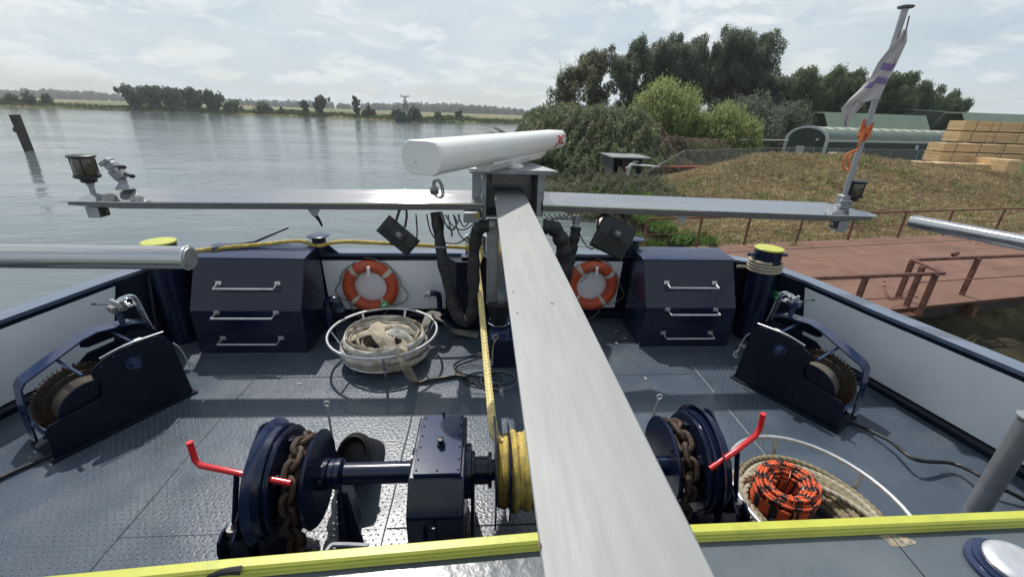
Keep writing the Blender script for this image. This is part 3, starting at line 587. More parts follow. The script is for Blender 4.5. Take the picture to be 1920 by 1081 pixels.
def red_container():
    D = 62; A = atY(1434, 295, D); B = atY(1476, 295, D); zt = atY(1450, 255, D).z; t = thing('shipping_container', 'dark red corrugated container left of the arched hall', 'container', (A.x, D, GB))
    z0 = GB; m = MB(); m.box(A.x, B.x + 1.2, D, D + 6, z0, zt); obj('body', m, redc, t)
    for k in range(14):
        x = A.x + .1 + k * (B.x - A.x + 1.0) / 14; r = MB(); r.box(x, x + .13, D - .07, D, z0 + .15, zt - .15); obj('corrugation_panel', r, redc, t)
    w = MB(); w.box(A.x - 2, B.x + .5, D - .5, D - .3, z0 + .0, z0 + .35); obj('sill_beam', w, trimw, t)
red_container()
def barrier():
    D = 47; a = atY(1386, 262, D); b = atY(1478, 263, D + 3); t = thing('barrier_pole', 'long white horizontal pole on a thin post before the red container', 'barrier', (a.x, D, GB))
    m = MB(); m.cyl(a, b, .07, seg=8); obj('boom', m, trimw, t)
    for q in (.08, .95): c = a.lerp(b, q); m = MB(); m.cyl((c.x, c.y, GB - .3), c, .05, seg=8); obj('post', m, fencem, t)
barrier()
def parked():
    for (px, py, D, w, c, lb) in [(1408, 290, 55, 2.4, shedr, 'pale grey trailer body half hidden behind the fence'), (1582, 300, 52, 3.2, steeld, 'grey low car parked behind the fence near the arched hall')]:
        p = atY(px, py, D); t = thing('parked_car' if px > 1500 else 'trailer', lb, 'car' if px > 1500 else 'trailer', (p.x, D, GB))
        m = MB(); m.prism([(-w / 2, .3), (w / 2, .3), (w / 2, .75), (w * .32, .85), (w * .18, 1.3), (-w * .28, 1.32), (-w * .42, .88), (-w / 2, .8)], (p.x, D, GB), X, Z, Y, 0, 1.5); obj('body', m, c, t, bevel=.05)
        g = MB(); g.prism([(-w * .38, .88), (w * .28, .86), (w * .17, 1.24), (-w * .27, 1.26)], (p.x, D, GB), X, Z, Y, -.02, 1.52); obj('window', g, lensm, t)
        for s in (-.3, .3):
            q = MB(); q.cyl((p.x + s * w, D - .03, GB + .3), (p.x + s * w, D + .2, GB + .3), .3, seg=14); obj('wheel', q, rubber, t)
parked()
def timber_yard():
    # stepped pile of long bundles; each tier starts further right
    rows = [  # px left end (near face), py top, py bottom at the left end, Y, tier name
        (1728, 304, 331, 33.0, 'lowest timber bundle jutting out at the foot of the pile'),
        (1764, 285, 305, 34.6, 'lower bundle of the middle tier of the timber pile'), (1772, 268, 286, 34.6, 'upper bundle of the middle tier of the timber pile'),
        (1802, 246, 268, 36.4, 'lower bundle of the top tier of the timber pile'), (1812, 226, 247, 36.4, 'topmost timber bundle of the pile')]
    for k, (px, t0, b0, D, lb) in enumerate(rows):
        a = atY(px, t0, D); zb = atY(px, b0, D).z; zt = a.z; x0 = a.x; x1 = x0 + (7.2 if k else 6.0); dirx = V((1, -.06, 0)).normalized(); out = V((.06, 1, 0)).normalized()
        o = V((x0, D, 0)); t = thing('timber_bundle', lb, 'timber bundle', (x0, D, zb), 'sawn timber bundles stacked behind the dike')
        nl = 5; h = (zt - zb - .10) / nl; dpt = 1.5
        for r in range(nl):
            for j in range(3):
                m = MB(); L0 = j * (x1 - x0) / 3 + rng.uniform(0, .03); jit = rng.uniform(-.02, .02)
                m.obox(o + dirx * (L0 + (x1 - x0) / 6) + out * (dpt / 2 + jit) + Z * (zb + .1 + h * (r + .5)), dirx * ((x1 - x0) / 6 - .02), out * (dpt / 2), Z * (h / 2 - .008)); obj('board', m, timber, t, smooth=False)
        for q in (.08, .36, .64, .92):
            m = MB(); c = o + dirx * (q * (x1 - x0)); m.obox(c + out * (dpt / 2) + Z * (zb + .05), dirx * .05, out * (dpt / 2 + .01), Z * .048); obj('batten', m, timberd, t)
            m = MB(); m.obox(c + dirx * .5 + out * (dpt / 2) + Z * ((zb + zt) / 2 + .04), dirx * .012, out * (dpt / 2 + .035), Z * ((zt - zb) / 2 - .02)); obj('strap', m, strapm, t)
    # end-grain bundle at the frame edge
    a = atY(1893, 300, 31.5); t = thing('timber_bundle', 'darker end grain bundle at the edge of the timber yard', 'timber bundle', (a.x, 31.5, a.z - 1.2), 'sawn timber bundles stacked behind the dike')
    for r in range(5):
        for j in range(4): m = MB(); m.box(a.x + j * .3, a.x + j * .3 + .29, 31.5, 35, a.z - 1.3 + r * .26, a.z - 1.3 + r * .26 + .25); obj('board', m, timber, t, smooth=False)
timber_yard()

def fence(name, label, pts, h, bar_gap, group=None, slope_top=None):
    """posts joined by top and bottom rails filled with upright bars; pts = ground points"""
    t = thing(name, label, 'fence', pts[0], group); bars = MB()
    for i, p in enumerate(pts):
        m = MB(); m.cyl(p + V((0, 0, -.3)), p + Z * (h + .03), .035, seg=8); obj('post', m, fencem, t)
        if i < len(pts) - 1:
            q = pts[i + 1]
            m = MB(); m.cyl(p + Z * h, q + Z * h, .025, seg=6); obj('top_rail', m, fencem, t)
            m = MB(); m.cyl(p + Z * .12, q + Z * .12, .022, seg=6); obj('bottom_rail', m, fencem, t)
            n = max(2, int((q - p).length / bar_gap))
            for k in range(1, n): c = p.lerp(q, k / n); bars.cyl(c + Z * .12, c + Z * h, .009, seg=4, cap=False)
    obj('upright_bars', bars, fencem, t, kind='stuff')
    return t
def fences():
    P = [atY(1276, 318, 37.5), atY(1313, 320, 39), atY(1357, 318, 41), atY(1412, 316, 44), atY(1470, 314, 47), atY(1517, 311, 49)]
    for p in P: p.z = -1.75
    fence('bar_fence', 'grey metal bar fence running behind the dry dike toward the hall', P, 1.75, .13)
    P2 = [atY(px, 312, D) for px, D in [(1517, 49), (1562, 50), (1612, 51), (1662, 51.5), (1712, 52), (1762, 52)]]
    for p in P2: p.z = -2.0
    fence('bar_fence', 'stretch of bar fence in front of the arched hall up to the timber', P2, 1.9, .14)
    # sloping stair fence and the low stretch beside the shed
    a = atY(1201, 372, 29.5); a.z = -2.35; b = atY(1277, 318, 37.4); b.z = -1.75
    t = thing('stair_railing', 'sloping galvanised railing with bars coming down toward the water', 'railing', a)
    for q, zz in ((0, -2.35), (.45, -2.05), (1, -1.75)):
        p = a.lerp(b, q); m = MB(); m.cyl((p.x, p.y, zz - .3), (p.x, p.y, zz + (1.35 + .35 * q)), .035, seg=8); obj('post', m, fencem, t)
    hi = lambda q: a.lerp(b, q) + Z * (1.35 + .40 * q)
    m = MB(); m.tube([hi(0), hi(1)], .035, 6); obj('handrail', m, fencem, t)
    m = MB(); m.tube([a + Z * .05, b + Z * .15], .03, 6); obj('bottom_rail', m, fencem, t)
    bars = MB()
    for k in range(1, 46): q = k / 46; bars.cyl(a.lerp(b, q) + Z * .1, hi(q), .009, seg=4, cap=False)
    obj('upright_bars', bars, fencem, t, kind='stuff')
    P3 = [atY(1163, 372, 29.0), atY(1183, 373, 29.2), a.copy()]
    for p in P3: p.z = -2.45
    fence('low_bar_fence', 'short low bar fence in front of the open shed', P3, 1.35, .11)
fences()
def shed():
    D = 31; a = atY(1144, 330, D); b = atY(1214, 333, D - 1.5); z0 = -1.9; zt = atY(1175, 296, D).z; t = thing('open_shed', 'small dark open shed with a flat grey roof on the bank', 'shed', (a.x, D, z0))
    w = MB(); w.box(a.x, a.x + .12, D - .2, D + 2.4, z0 - .3, zt); obj('side_wall', w, shedm, t)
    w = MB(); w.box(a.x, b.x, D + 2.4, D + 2.5, z0 - .3, zt); obj('back_wall', w, shedm, t)
    w = MB(); w.box(a.x + .9, b.x, D + .4, D + .5, z0 - .3, zt - .02); obj('partition', w, shedm, t)
    w = MB(); w.box(b.x - .1, b.x, D - .2, D + 2.4, z0 - .3, zt); obj('side_wall', w, shedm, t)
    r = MB(); r.box(a.x - .15, b.x + .5, D - .5, D + 2.8, zt, zt + .09); obj('roof', r, shedr, t, bevel=.01)
    s = MB(); s.box(b.x - .75, b.x - .35, D - .26, D - .22, zt - .28, zt - .16); obj('name_plate', s, trimw, t)
    k = thing('valve_cabinet', 'dark open cabinet with a red side standing under the shed roof', 'cabinet', (b.x - 1.1, D - .5, z0))
    m = MB(); m.box(b.x - 1.35, b.x - 1.2, D - .5, D - .1, z0, zt - .5); obj('side_panel', m, redc, k)
    m = MB(); m.box(b.x - 1.15, b.x - .5, D - .45, D - .1, z0, zt - .55); obj('body', m, shedm, k, bevel=.02)
    p0 = atY(1186, 309, D - 1.2); p1 = atY(1234, 313, D + 1.5); t = thing('loading_pipe', 'bright silver pipe with a bent elbow going from the shed to the red pipeline', 'pipe', p0)
    m = MB(); m.cyl(p0, p1, .115, seg=14); obj('pipe_run', m, chrome, t)
    m = MB(); m.tube([p0 + V((.05, 0, 0)), p0 + V((-.16, -.02, -.05)), p0 + V((-.28, -.03, -.5)), p0 + V((-.26, -.05, -1.0))], .12, 12, smooth=6); obj('elbow', m, trimw, t)
    m = MB(); m.cyl(p0 + V((-.28, -.03, -.25)), p0 + V((-.28, -.03, -.15)), .19, seg=14); obj('flange', m, steel, t)
    q0 = atY(1236, 313, 33); q1 = atY(1382, 313, 43); m = MB(); m.cyl(q0, q1, .10, seg=10)
    t = thing('red_pipeline', 'long thin red pipeline on short supports behind the bar fence', 'pipeline', q0); obj('pipe_run', m, mat('red_pipe_paint', (.36, .07, .045), .5, var=.2, vscale=4), t)
    for k in range(6): c = q0.lerp(q1, (k + .5) / 6); m = MB(); m.cyl((c.x, c.y, gz(c.x, c.y) - .2), (c.x, c.y, c.z - .08), .04, seg=6); obj('support', m, redc, t)
    m = MB(); c = atY(1258, 330, 34); m.cyl((c.x, c.y, -2.1), (c.x, c.y, -1.35), .09, seg=10); m.cyl((c.x, c.y, -1.5), (c.x, c.y, -1.42), .15, seg=10)
    tag(obj('valve_stub', m, redc, origin=(c.x, c.y, -2.1)), 'short rust red standpipe inside the stair railing', 'standpipe')
shed()
def driftwood():
    p = atY(930, 250, 40); m = MB(); b = atY(968, 262, 42)
    for k in range(8):
        e = atY(900 + rng.uniform(-12, 30), 238 + rng.uniform(-6, 14), 40); m.tube([b, b.lerp(e, .5) + V((0, 0, rng.uniform(-.3, .3))), e], .05, 5, smooth=4, rfun=lambda q: 1 - .8 * q)
    tag(obj('bare_branches', m, bark2, origin=b), 'bare dead branches reaching over the water above the radar', 'branches')
    bush('shrub', 'small green bush overhanging the water at the point', b.x + .6, 43, WZ + .5, b.z - WZ + .3, 1.4, lf_bram, n=14, lw=.08, lh=.12)
driftwood()

# ------------------------------------------------------------------ rusty jetty
JZ = -1.5
def jetty():
    a = at(1602, 570, JZ); b = at(1740, 573, JZ); c = at(1920, 555, JZ); d = at(1320, 461, JZ); e = at(1920, 443, JZ)
    u = (c - b).normalized(); n = V((-u.y, u.x, 0))        # along and across
    o = b; Ln = -1.2 - 8; back = (d - o).dot(n); L0, L1 = -9.0, 26.0; back = max(back, (e - o).dot(n)) * .5 + back * .5
    t = thing('steel_jetty', 'wide jetty of rust brown steel plates with railings beside the boat', 'jetty', (b.x, b.y, WZ))
    pl = 3.1; k = 0
    s = L0
    rows = 3; wv = back / rows
    while s < L1:
        for r in range(rows):
            m = MB(); m.obox(o + u * (s + pl / 2) + n * (wv * (r + .5)) + Z * (-.011 + rng.uniform(-.002, .002)), u * (pl / 2 - .006), n * (wv / 2 - .008), Z * .01)
            obj('deck_plate', m, rustd, t, smooth=False)
        s += pl
    sub = MB(); sub.obox(o + u * ((L0 + L1) / 2) + n * (back / 2) - Z * .06, u * ((L1 - L0) / 2 - .05), n * (back / 2 - .04), Z * .03); obj('deck_underlay', sub, rustr, t)
    for q in (0.05, .5, .95):
        m = MB(); m.obox(o + u * ((L0 + L1) / 2) + n * (back * q) - Z * .27, u * ((L1 - L0) / 2 - .03), n * .06, Z * .20); obj('shaded_edge_beam', m, pilem, t)  # dark timber material paints in the shade on the jetty's beams
    for s in np.arange(L0 + 2, L1, 4.4):
        for q in (.06, .9): p = o + u * s + n * (back * q); m = MB(); m.cyl((p.x, p.y, WZ - 1), (p.x, p.y, JZ - .42), .26, seg=14); obj('pile', m, pilem, t)
        m = MB(); m.obox(o + u * s + n * (back / 2) - Z * .3, u * .08, n * (back / 2), Z * .12); obj('cross_beam', m, rustr, t)
    # far railing along the bank side
    top = []
    for px, py in [(1190, 459), (1292, 457), (1395, 459), (1498, 456), (1597, 452), (1689, 447), (1780, 444), (1880, 440), (1985, 435)]:
        p = at(px, py, JZ); q = o + u * (p - o).dot(u) + n * (back - .08); q.z = JZ; top.append(q)
        m = MB(); m.obox(q + Z * .5 - Y * 0, u * .028, n * .028, Z * .5); obj('railing_post', m, rustr, t)
    m = MB(); m.tube([q + Z * 1.02 for q in top], .035, 8); obj('top_rail', m, rustr, t)
    m = MB(); m.tube([q + Z * .5 for q in top], .012, 6); obj('middle_rail', m, rustr, t)
    # front railing with its gate gap, chain and boarding step
    r0, r1, r2, r3 = at(1500, 523, -.5), at(1770, 512, -.5), at(1712, 487, -.5), at(1990, 476, -.5)
    m = MB(); m.tube([r0, r1], .045, 10); obj('front_rail', m, rustr, t)
    m = MB(); m.tube([r1 + V((0, 0, 0)), r2], .042, 10); obj('return_rail', m, rustr, t)
    m = MB(); m.tube([r2, r3], .045, 10); obj('inner_rail', m, rustr, t)
    for (p, q) in [(at(1625, 516, -.5), at(1609, 566, JZ)), (at(1755, 514, -.5), at(1725, 600, JZ)), (at(1835, 484, -.5), at(1803, 556, JZ)), (r2, at(1690, 563, JZ)), (at(1730, 500, -.5), at(1705, 585, JZ))]:
        m = MB(); b0 = V((p.x, p.y, JZ)) if (p - q).length > 3 else V(((p.x + q.x) / 2, (p.y + q.y) / 2, JZ)); m.obox((V((p.x, p.y, JZ)) + p) / 2, u * .045, n * .045, Z * (p.z - JZ) / 2); obj('railing_post', m, rustr, t)
    m = MB(); m.tube([at(1520, 566, -1.1), at(1720, 556, -1.1)], .015, 6); obj('middle_rail', m, rustr, t)
    m = MB(); m.tube([at(1712, 530, -1.0), at(1990, 512, -1.0)], .015, 6); obj('middle_rail', m, rustr, t)
    A = at(1660, 514, -.62); B = at(1738, 500, -.62)
    for k in range(22):
        q = k / 21; p = A.lerp(B, q); p.z = -.62 - .75 * math.sin(PI * q) ** .7; m = MB(); ax = X if k % 2 else Z
        m.tube([p + V((.035 * math.cos(x), (.02 * math.sin(x)) if k % 2 else 0, 0 if k % 2 else .02 * math.sin(x))) for x in np.linspace(0, 2 * PI, 9)[:-1]], .008, 4, closed=True); obj('chain_link', m, rustr, t)
    # boarding step of bar grating
    g0, g1, g2, g3 = at(1622, 572, JZ - .1), at(1688, 565, JZ - .1), at(1722, 590, JZ - .1), at(1660, 598, JZ - .1)
    for q in np.linspace(0, 1, 15):
        m = MB(); m.tube([g0.lerp(g1, q), g3.lerp(g2, q)], .016, 4); obj('grating_bar', m, rustr, t, smooth=False)
    for q in np.linspace(0, 1, 9):
        m = MB(); m.tube([g0.lerp(g3, q), g1.lerp(g2, q)], .014, 4); obj('grating_bar', m, rustr, t, smooth=False)
    m = MB(); m.tube([g0, g1, g2, g3], .03, 4, closed=True); obj('grating_frame', m, rustr, t)
    m = MB(); p = at(1786, 481, -.5); m.cyl(p + Z * .04, p + Z * .10 + u * .1, .06, seg=10); obj('rail_clamp', m, rustr, t)
    # pale mooring post seen over the bow
    p = at(1133, 470, -1.4); p = atY(1135, 440, 9.5); t2 = thing('dock_post', 'thick post with a cream cap rising over the bow rail by the right floodlight', 'post', (p.x, 9.5, WZ))
    zt = atY(1135, 411, 9.5).z; m = MB(); m.cyl((p.x, 9.5, WZ - 1), (p.x, 9.5, zt - .42), .17, seg=18); obj('shaft', m, rustr, t2)
    m = MB(); m.lathe((p.x, 9.5, zt - .42), [(.22, 0), (.24, .03), (.24, .38), (.20, .42)]); obj('cap', m, concw, t2)
jetty()

# ================================================================== THE BOAT
BASE = [(-4.45, -.6), (-4.28, 1.2), (-4.12, 2.4), (-4.02, 3.2), (-3.80, 4.05), (-3.42, 4.62), (-2.95, 4.92), (-1.92, 5.02), (0.0, 5.06), (1.80, 5.10), (2.95, 5.02), (3.50, 4.75), (3.86, 4.25), (4.04, 3.50), (4.22, 2.42), (4.40, 1.2), (4.55, -.6)]
TOP = [(-4.12, -.6, .72), (-4.02, 1.2, .74), (-3.93, 2.6, .78), (-3.86, 3.32, .80), (-3.69, 4.25, .80), (-3.40, 4.72, .86), (-2.92, 4.88, .88), (-1.92, 4.92, .88), (0.0, 4.95, .89), (1.80, 4.99, .88), (2.95, 4.96, .88), (3.40, 4.74, .86), (3.69, 4.30, .81), (3.84, 3.52, .80), (4.06, 2.45, .80), (4.22, 1.2, .78), (4.36, -.6, .76)]
def offs(P, d):
    out = []
    for i in range(len(P)):
        a = V(P[max(0, i - 1)][:2]); b = V(P[min(len(P) - 1, i + 1)][:2]); t = (b - a).normalized(); n = V((-t.y, t.x)); out.append((P[i][0] + n.x * d, P[i][1] + n.y * d))
    return out   # positive d = outboard (left of travel from port to starboard via the bow is outside)
def densify(P, k):
    out = []
    for i in range(len(P) - 1):
        for q in range(k): out.append(tuple(P[i][j] + (P[i + 1][j] - P[i][j]) * q / k for j in range(len(P[0]))))
    return out + [P[-1]]
KD = 6
BASE = densify(BASE, KD); TOP = densify(TOP, KD)
def boat():
    t = thing('workboat', 'foredeck of a navy blue workboat with white bulwark panels', 'boat', (0, 2, 0))
    BO = offs(BASE, .09); TO = offs(TOP, .09); TO2 = offs(TOP, .17); TI = offs(TOP, -.012)
    n = len(BASE)
    def ringstrip(name, secs, m, bevel=0.0, angle=30):
        mb = MB(); mb.rings(secs, cap=True); return obj(name, mb, m, t, bevel=bevel, angle=angle)
    # bulwark wall with thickness
    QL = [0, .13, .3, .5, .7, .86, .945, 1.0]
    lr = lambda i, q: (BASE[i][0] + (TOP[i][0] - BASE[i][0]) * q, BASE[i][1] + (TOP[i][1] - BASE[i][1]) * q, TOP[i][2] * q)
    ringstrip('bulwark_wall', [[(BASE[i][0], BASE[i][1], -.05), (BO[i][0], BO[i][1], -.05), (TO[i][0], TO[i][1], TOP[i][2])] + [lr(i, q) for q in QL[::-1]] for i in range(n)], navyr, angle=24)
    ringstrip('bulwark_rim', [[(TI[i][0], TI[i][1], TOP[i][2] + .001), (TO2[i][0], TO2[i][1], TOP[i][2] + .001), (TO2[i][0], TO2[i][1], TOP[i][2] + .035), (TI[i][0], TI[i][1], TOP[i][2] + .035)] for i in range(n)], rimp, angle=24)
    HU = offs(BASE, .13); HD = offs(BASE, -.35)
    ringstrip('hull', [[(HU[i][0], HU[i][1], TOP[i][2] - .3), (HU[i][0], HU[i][1], -.4), (HD[i][0], HD[i][1], -3.4), (HD[i][0] * .9, HD[i][1] * .95, -3.4), (BO[i][0], BO[i][1], -.4), (BO[i][0], BO[i][1], TOP[i][2] - .3)] for i in range(n)], navyr)
    # rubbing fender along the outside of the hull
    mb = MB(); mb.tube([(HU[i][0], HU[i][1], -.25) for i in range(n)], .12, 8); obj('rubbing_strake', mb, rubber, t)
    # white painted panels on the inside, standing a few mm proud
    def inside(i, q, off):
        i0 = int(i); f = i - i0; i1 = min(n - 1, i0 + 1); b = V(BASE[i0]).lerp(V(BASE[i1]), f); tp = V(TOP[i0]).lerp(V(TOP[i1]), f); p = V((b.x, b.y, 0)).lerp(tp, q)
        a = V(BASE[i0]); c = V(BASE[i1]); d = (c - a).normalized(); return p + V((d.y, -d.x, 0)) * off
    def panel(ia, ib, q0, q1, m=whitep, name='white_panel', off=.009, steps=8):
        secs = []
        idx = sorted(set([ia, ib] + [i for i in range(int(ia) + 1, int(math.ceil(ib)))]))
        qs = [q0] + [q for q in QL if q0 + .02 < q < q1 - .02] + [q1]
        for i in idx: secs.append([inside(i, q, off) for q in qs] + [inside(i, q1, -.01), inside(i, q0, -.01)])
        mb = MB(); mb.rings(secs); obj(name, mb, m, t, smooth=False)
    panel(2, 24, .13, .945); panel(72, 94, .13, .945)
    panel(42.1, 46.7, .17, .93); panel(49.6, 53.9, .17, .93)
    # dark curb where the bulwark meets the deck
    CI = offs(BASE, -.045); ringstrip('waterway_bar', [[(CI[i][0], CI[i][1], .0), (BASE[i][0], BASE[i][1], .0), (BASE[i][0], BASE[i][1], .09), (CI[i][0], CI[i][1], .05)] for i in range(n)], navyr)
    # projecting dark stem column in the middle of the bow
    mb = MB(); mb.prism([(-.46, 5.0), (-.30, 4.72), (.62, 4.72), (.78, 5.0)], (0, 0, 0), X, Y, Z, .0, .885); obj('stem_casing', mb, navyr, t, bevel=.01)
    # bulwark stiffeners in the dark corners
    for i in (27, 32.4, 64.2, 68.4):
        a = inside(i, .02, .0); b = inside(i, .96, .0); d = inside(i, .02, .16); e = inside(i, .96, .05); w = V((.008, .008, 0)); mb = MB(); mb.rings([[a - w, b - w, e - w, d - w], [a + w, b + w, e + w, d + w]]); obj('stiffener', mb, navyr, t, smooth=False)
    # deck plates between fore and aft weld seams, clipped by the bulwark line
    def yb(x): return float(np.interp(x, [p[0] for p in BASE[18:79]], [p[1] for p in BASE[18:79]]))
    def xl(y): return float(np.interp(y, [p[1] for p in BASE[:37]], [p[0] for p in BASE[:37]]))
    def xr(y): return float(np.interp(y, [p[1] for p in BASE[:60:-1]], [p[0] for p in BASE[:60:-1]]))
    cuts = [None, -2.23, -.61, .86, 2.31, None]; ycut = [-.6, 2.0, 3.72, None]
    for i in range(5):
        for j in range(3):
            if i in (0, 4):
                if j: continue
                bp = [p for p in (BASE if i == 0 else BASE[::-1])]
                c = cuts[1] if i == 0 else cuts[4]; pts = [p for p in bp if (p[0] < c if i == 0 else p[0] > c)]
                poly = [(c, -.6)] + [(p[0], p[1]) for p in pts] + [(c, yb(c))]
                mb = MB(); mb.prism(poly, (0, 0, 0), X, Y, Z, -.03, 0.0)
            else:
                x0, x1 = cuts[i] + .002, cuts[i + 1] - .002; y0 = ycut[j]; y1 = ycut[j + 1]
                top = [(x1, y1 - .002), (x0, y1 - .002)] if y1 else [(x1, yb(x1)), (x0, yb(x0))]
                mb = MB(); mb.prism([(x0, y0 + .002), (x1, y0 + .002)] + top, (0, 0, 0), X, Y, Z, -.03, 0.0)
            obj('deck_plate', mb, deckm, t, smooth=False)
    for x in (-2.23, -.61, .86, 2.31):
        mb = MB(); pts = [(x + .003 * math.sin(q * 9), q, .002) for q in np.arange(-.5, yb(x), .12)]; mb.tube(pts, .0065, 5, rfun=lambda q: 1 + .25 * math.sin(q * 300)); obj('weld_seam', mb, weldm, t)
    for x0, x1, y in [(-2.22, -.62, 3.72), (-.60, .85, 2.0), (.87, 2.30, 3.72)]:
        mb = MB(); mb.tube([(q, y, .002) for q in np.arange(x0, x1, .12)], .005, 5); obj('weld_seam', mb, weldm, t)
    # rows of anti-slip studs: staggered raised dots over the walking area
    vs = []; fs = []; k = 0; pitch = .048; row = 0; yy = .3
    while yy < 4.3:
        xx = -2.95 + (row % 2) * pitch / 2
        while xx < 2.72:
            if abs(xx + .61) > .03 and yy < yb(xx) - .55 and not (xx < -2.2 and yy > 3.3) and not (-.6 < xx < .9 and yy < 1.0) and not (xx > 2.0 and 3.0 > yy > 1.2 and xx > 2.2 + (yy - 1.2) * .15):
                jx, jy = xx + random.uniform(-.002, .002), yy + random.uniform(-.002, .002); o = len(vs); r = .0078
                for rr, z in ((r, -.001), (r * .62, .0035)):
                    for q in range(6): vs.append((jx + rr * math.cos(q * PI / 3), jy + rr * math.sin(q * PI / 3), z))
                for q in range(6): fs.append((o + q, o + (q + 1) % 6, o + 6 + (q + 1) % 6, o + 6 + q))
                vs.append((jx, jy, .0043)); 
                for q in range(6): fs.append((o + 6 + q, o + 6 + (q + 1) % 6, o + 12))
            xx += pitch
        yy += pitch * .72; row += 1
    obj('deck_studs', (vs, fs), studm, t, angle=80, kind='stuff')
    # raised wheelhouse platform in the foreground with its yellow rubber coaming
    PE = [(-3.4, .93), (-1.45, 1.02), (-.86, 1.06), (.22, 1.12), (.86, 1.13), (2.24, 1.14), (4.0, 1.13)]; Zp = 1.018
    mb = MB(); mb.prism([(x, y - .004) for x, y in PE] + [(4.0, -.9), (-3.4, -.9)], (0, 0, 0), X, Y, Z, Zp - .04, Zp); obj('platform_plate', mb, mat('platform_grey_paint', (.085, .102, .118), .30, var=.10, vscale=2.5, bump=.5, bscale=22, bdist=.006, coat=.3, dirt=(.12, .135, .145), dscale=2.5, dlo=.5, dhi=.8, rvar=.08), t, smooth=False)
    mb = MB(); mb.prism([(x, y - .03) for x, y in PE] + [(4.0, .9), (-3.4, .7)], (0, 0, 0), X, Y, Z, 0, Zp - .041); obj('platform_front', mb, navyr, t, smooth=False)
    prof = [(0, -.02), (-.004, .0), (-.009, .003), (-.004, .011), (-.004, .017), (-.009, .022), (-.004, .027), (-.004, .036), (.003, .044), (.034, .044), (.040, .038), (.046, -.05), (.03, -.06), (0, -.06)]
    for k, (i0, i1) in enumerate([(0, 3), (3, 6)]):
        secs = []
        for i in range(i0, i1 + 1): secs.append([(PE[i][0], PE[i][1] - .04 + a, Zp + .0 + b) for a, b in prof])
        mb = MB(); mb.rings(secs); obj('yellow_coaming', mb, yellow, t, angle=25)
    mb = MB(); q0 = at(1180 + 10, 995 + 5, Zp); mb.tube([at(1665, 998, Zp), at(1700, 1040, Zp), at(1775, 1130, Zp)], .003, 4); obj('weld_seam', mb, navyr, t)
    p = at(1680, 1012, Zp + .001); vs = [(p.x, p.y, Zp + .0015)] + [(p.x + .055 * math.cos(a) * (1 + .25 * math.sin(3 * a + 1)) * (1.1), p.y + .026 * math.sin(a) * (1 + .3 * math.sin(2 * a)) - .012 * math.cos(a), Zp + .0012) for a in np.linspace(0, 2 * PI, 25)[:-1]]
    obj('bare_patch', (vs, [(0, 1 + k, 1 + (k + 1) % 24) for k in range(24)]), mat('worn_primer', (.30, .25, .17), .6, var=.3, vscale=40, dirt=(.12, .13, .13), dscale=30, dlo=.5, dhi=.6), t, smooth=False, label='worn patch of bare primer')
    # small green sticker inside the starboard corner
    q = inside(68.7, .68, .014); a = (inside(69, .68, .012) - inside(68, .68, .012)).normalized(); mb = MB(); mb.obox(at(1450, 551, .5) * 0 + q, a * .055, V((0, 0, .045)), a.cross(Z) * .003); obj('green_sign', mb, greens, t, smooth=False)
    mb = MB(); mb.obox(q - a.cross(Z) * (-.004), a * .02, V((0, 0, .014)), a.cross(Z) * .002); obj('sign_symbol', mb, black, t, smooth=False)
boat()

# ------------------------------------------------------------------ lockers
def locker(x0, x1, yf, yb_, label, skew=0.0):
    t = thing('deck_locker', label, 'locker', ((x0 + x1) / 2, yf, 0), 'steel lockers on the foredeck')
    prof = [(yf, .012), (yf, .515), (yf + .27, 1.0), (yb_, 1.015), (yb_, .012)]
    m = MB(); m.prism(prof, (0, 0, 0), Y, Z, X, x0, x1); obj('body', m, navy, t, bevel=.008, angle=25)
    lid = MB(); lid.prism([(yf + .245, 1.006), (yf + .275, 1.018), (yb_ + .01, 1.035), (yb_ + .01, 1.021), (yf + .28, 1.003)], (0, 0, 0), Y, Z, X, x0 - .012, x1 + .012); obj('lid', lid, navytop, t, bevel=.003)
    b = MB(); b.box(x0 - .008, x1 + .008, yf - .008, yf + .05, 0.0, .014); obj('weld_foot', b, weldm, t)
    d = V((0, .27, .485)).normalized(); nn = V((0, -.485, .27)).normalized(); wx = (x1 - x0)
    for (y, z, n, dn) in [(yf + .135 * 1.05, .515 + .485 * .52, nn, d), (yf, .50, V((0, -1, 0)), Z), (yf, .20, V((0, -1, 0)), Z)]:
        h = MB(); c0 = V((x0 + wx * .24, y, z)); c1 = V((x0 + wx * .77, y, z)); o = V((0, -.115, -.018))
        h.tube([c0 + dn * .02, c0 + V((-.035, 0, 0)) + o - dn * .02, c1 + V((.0 - .09, 0, 0)) + o - dn * .02 + V((.0, 0, 0)), c1 + dn * .02] if False else [c0, c0 + o, c1 + o, c1], .0105, 8)
        hd = obj('step_handle', h, steel, t)
        for c in (c0, c1):
            f = MB(); f.obox(c + n * .004, X * .028, dn * .02, n * .005); obj('handle_foot', f, steel, hd)
locker(-3.0, -1.88, 4.17, 4.86, 'blue steel locker with three step handles left of the left lifebuoy')
locker(1.85, 2.92, 4.27, 4.93, 'blue steel locker with three step handles right of the right lifebuoy')

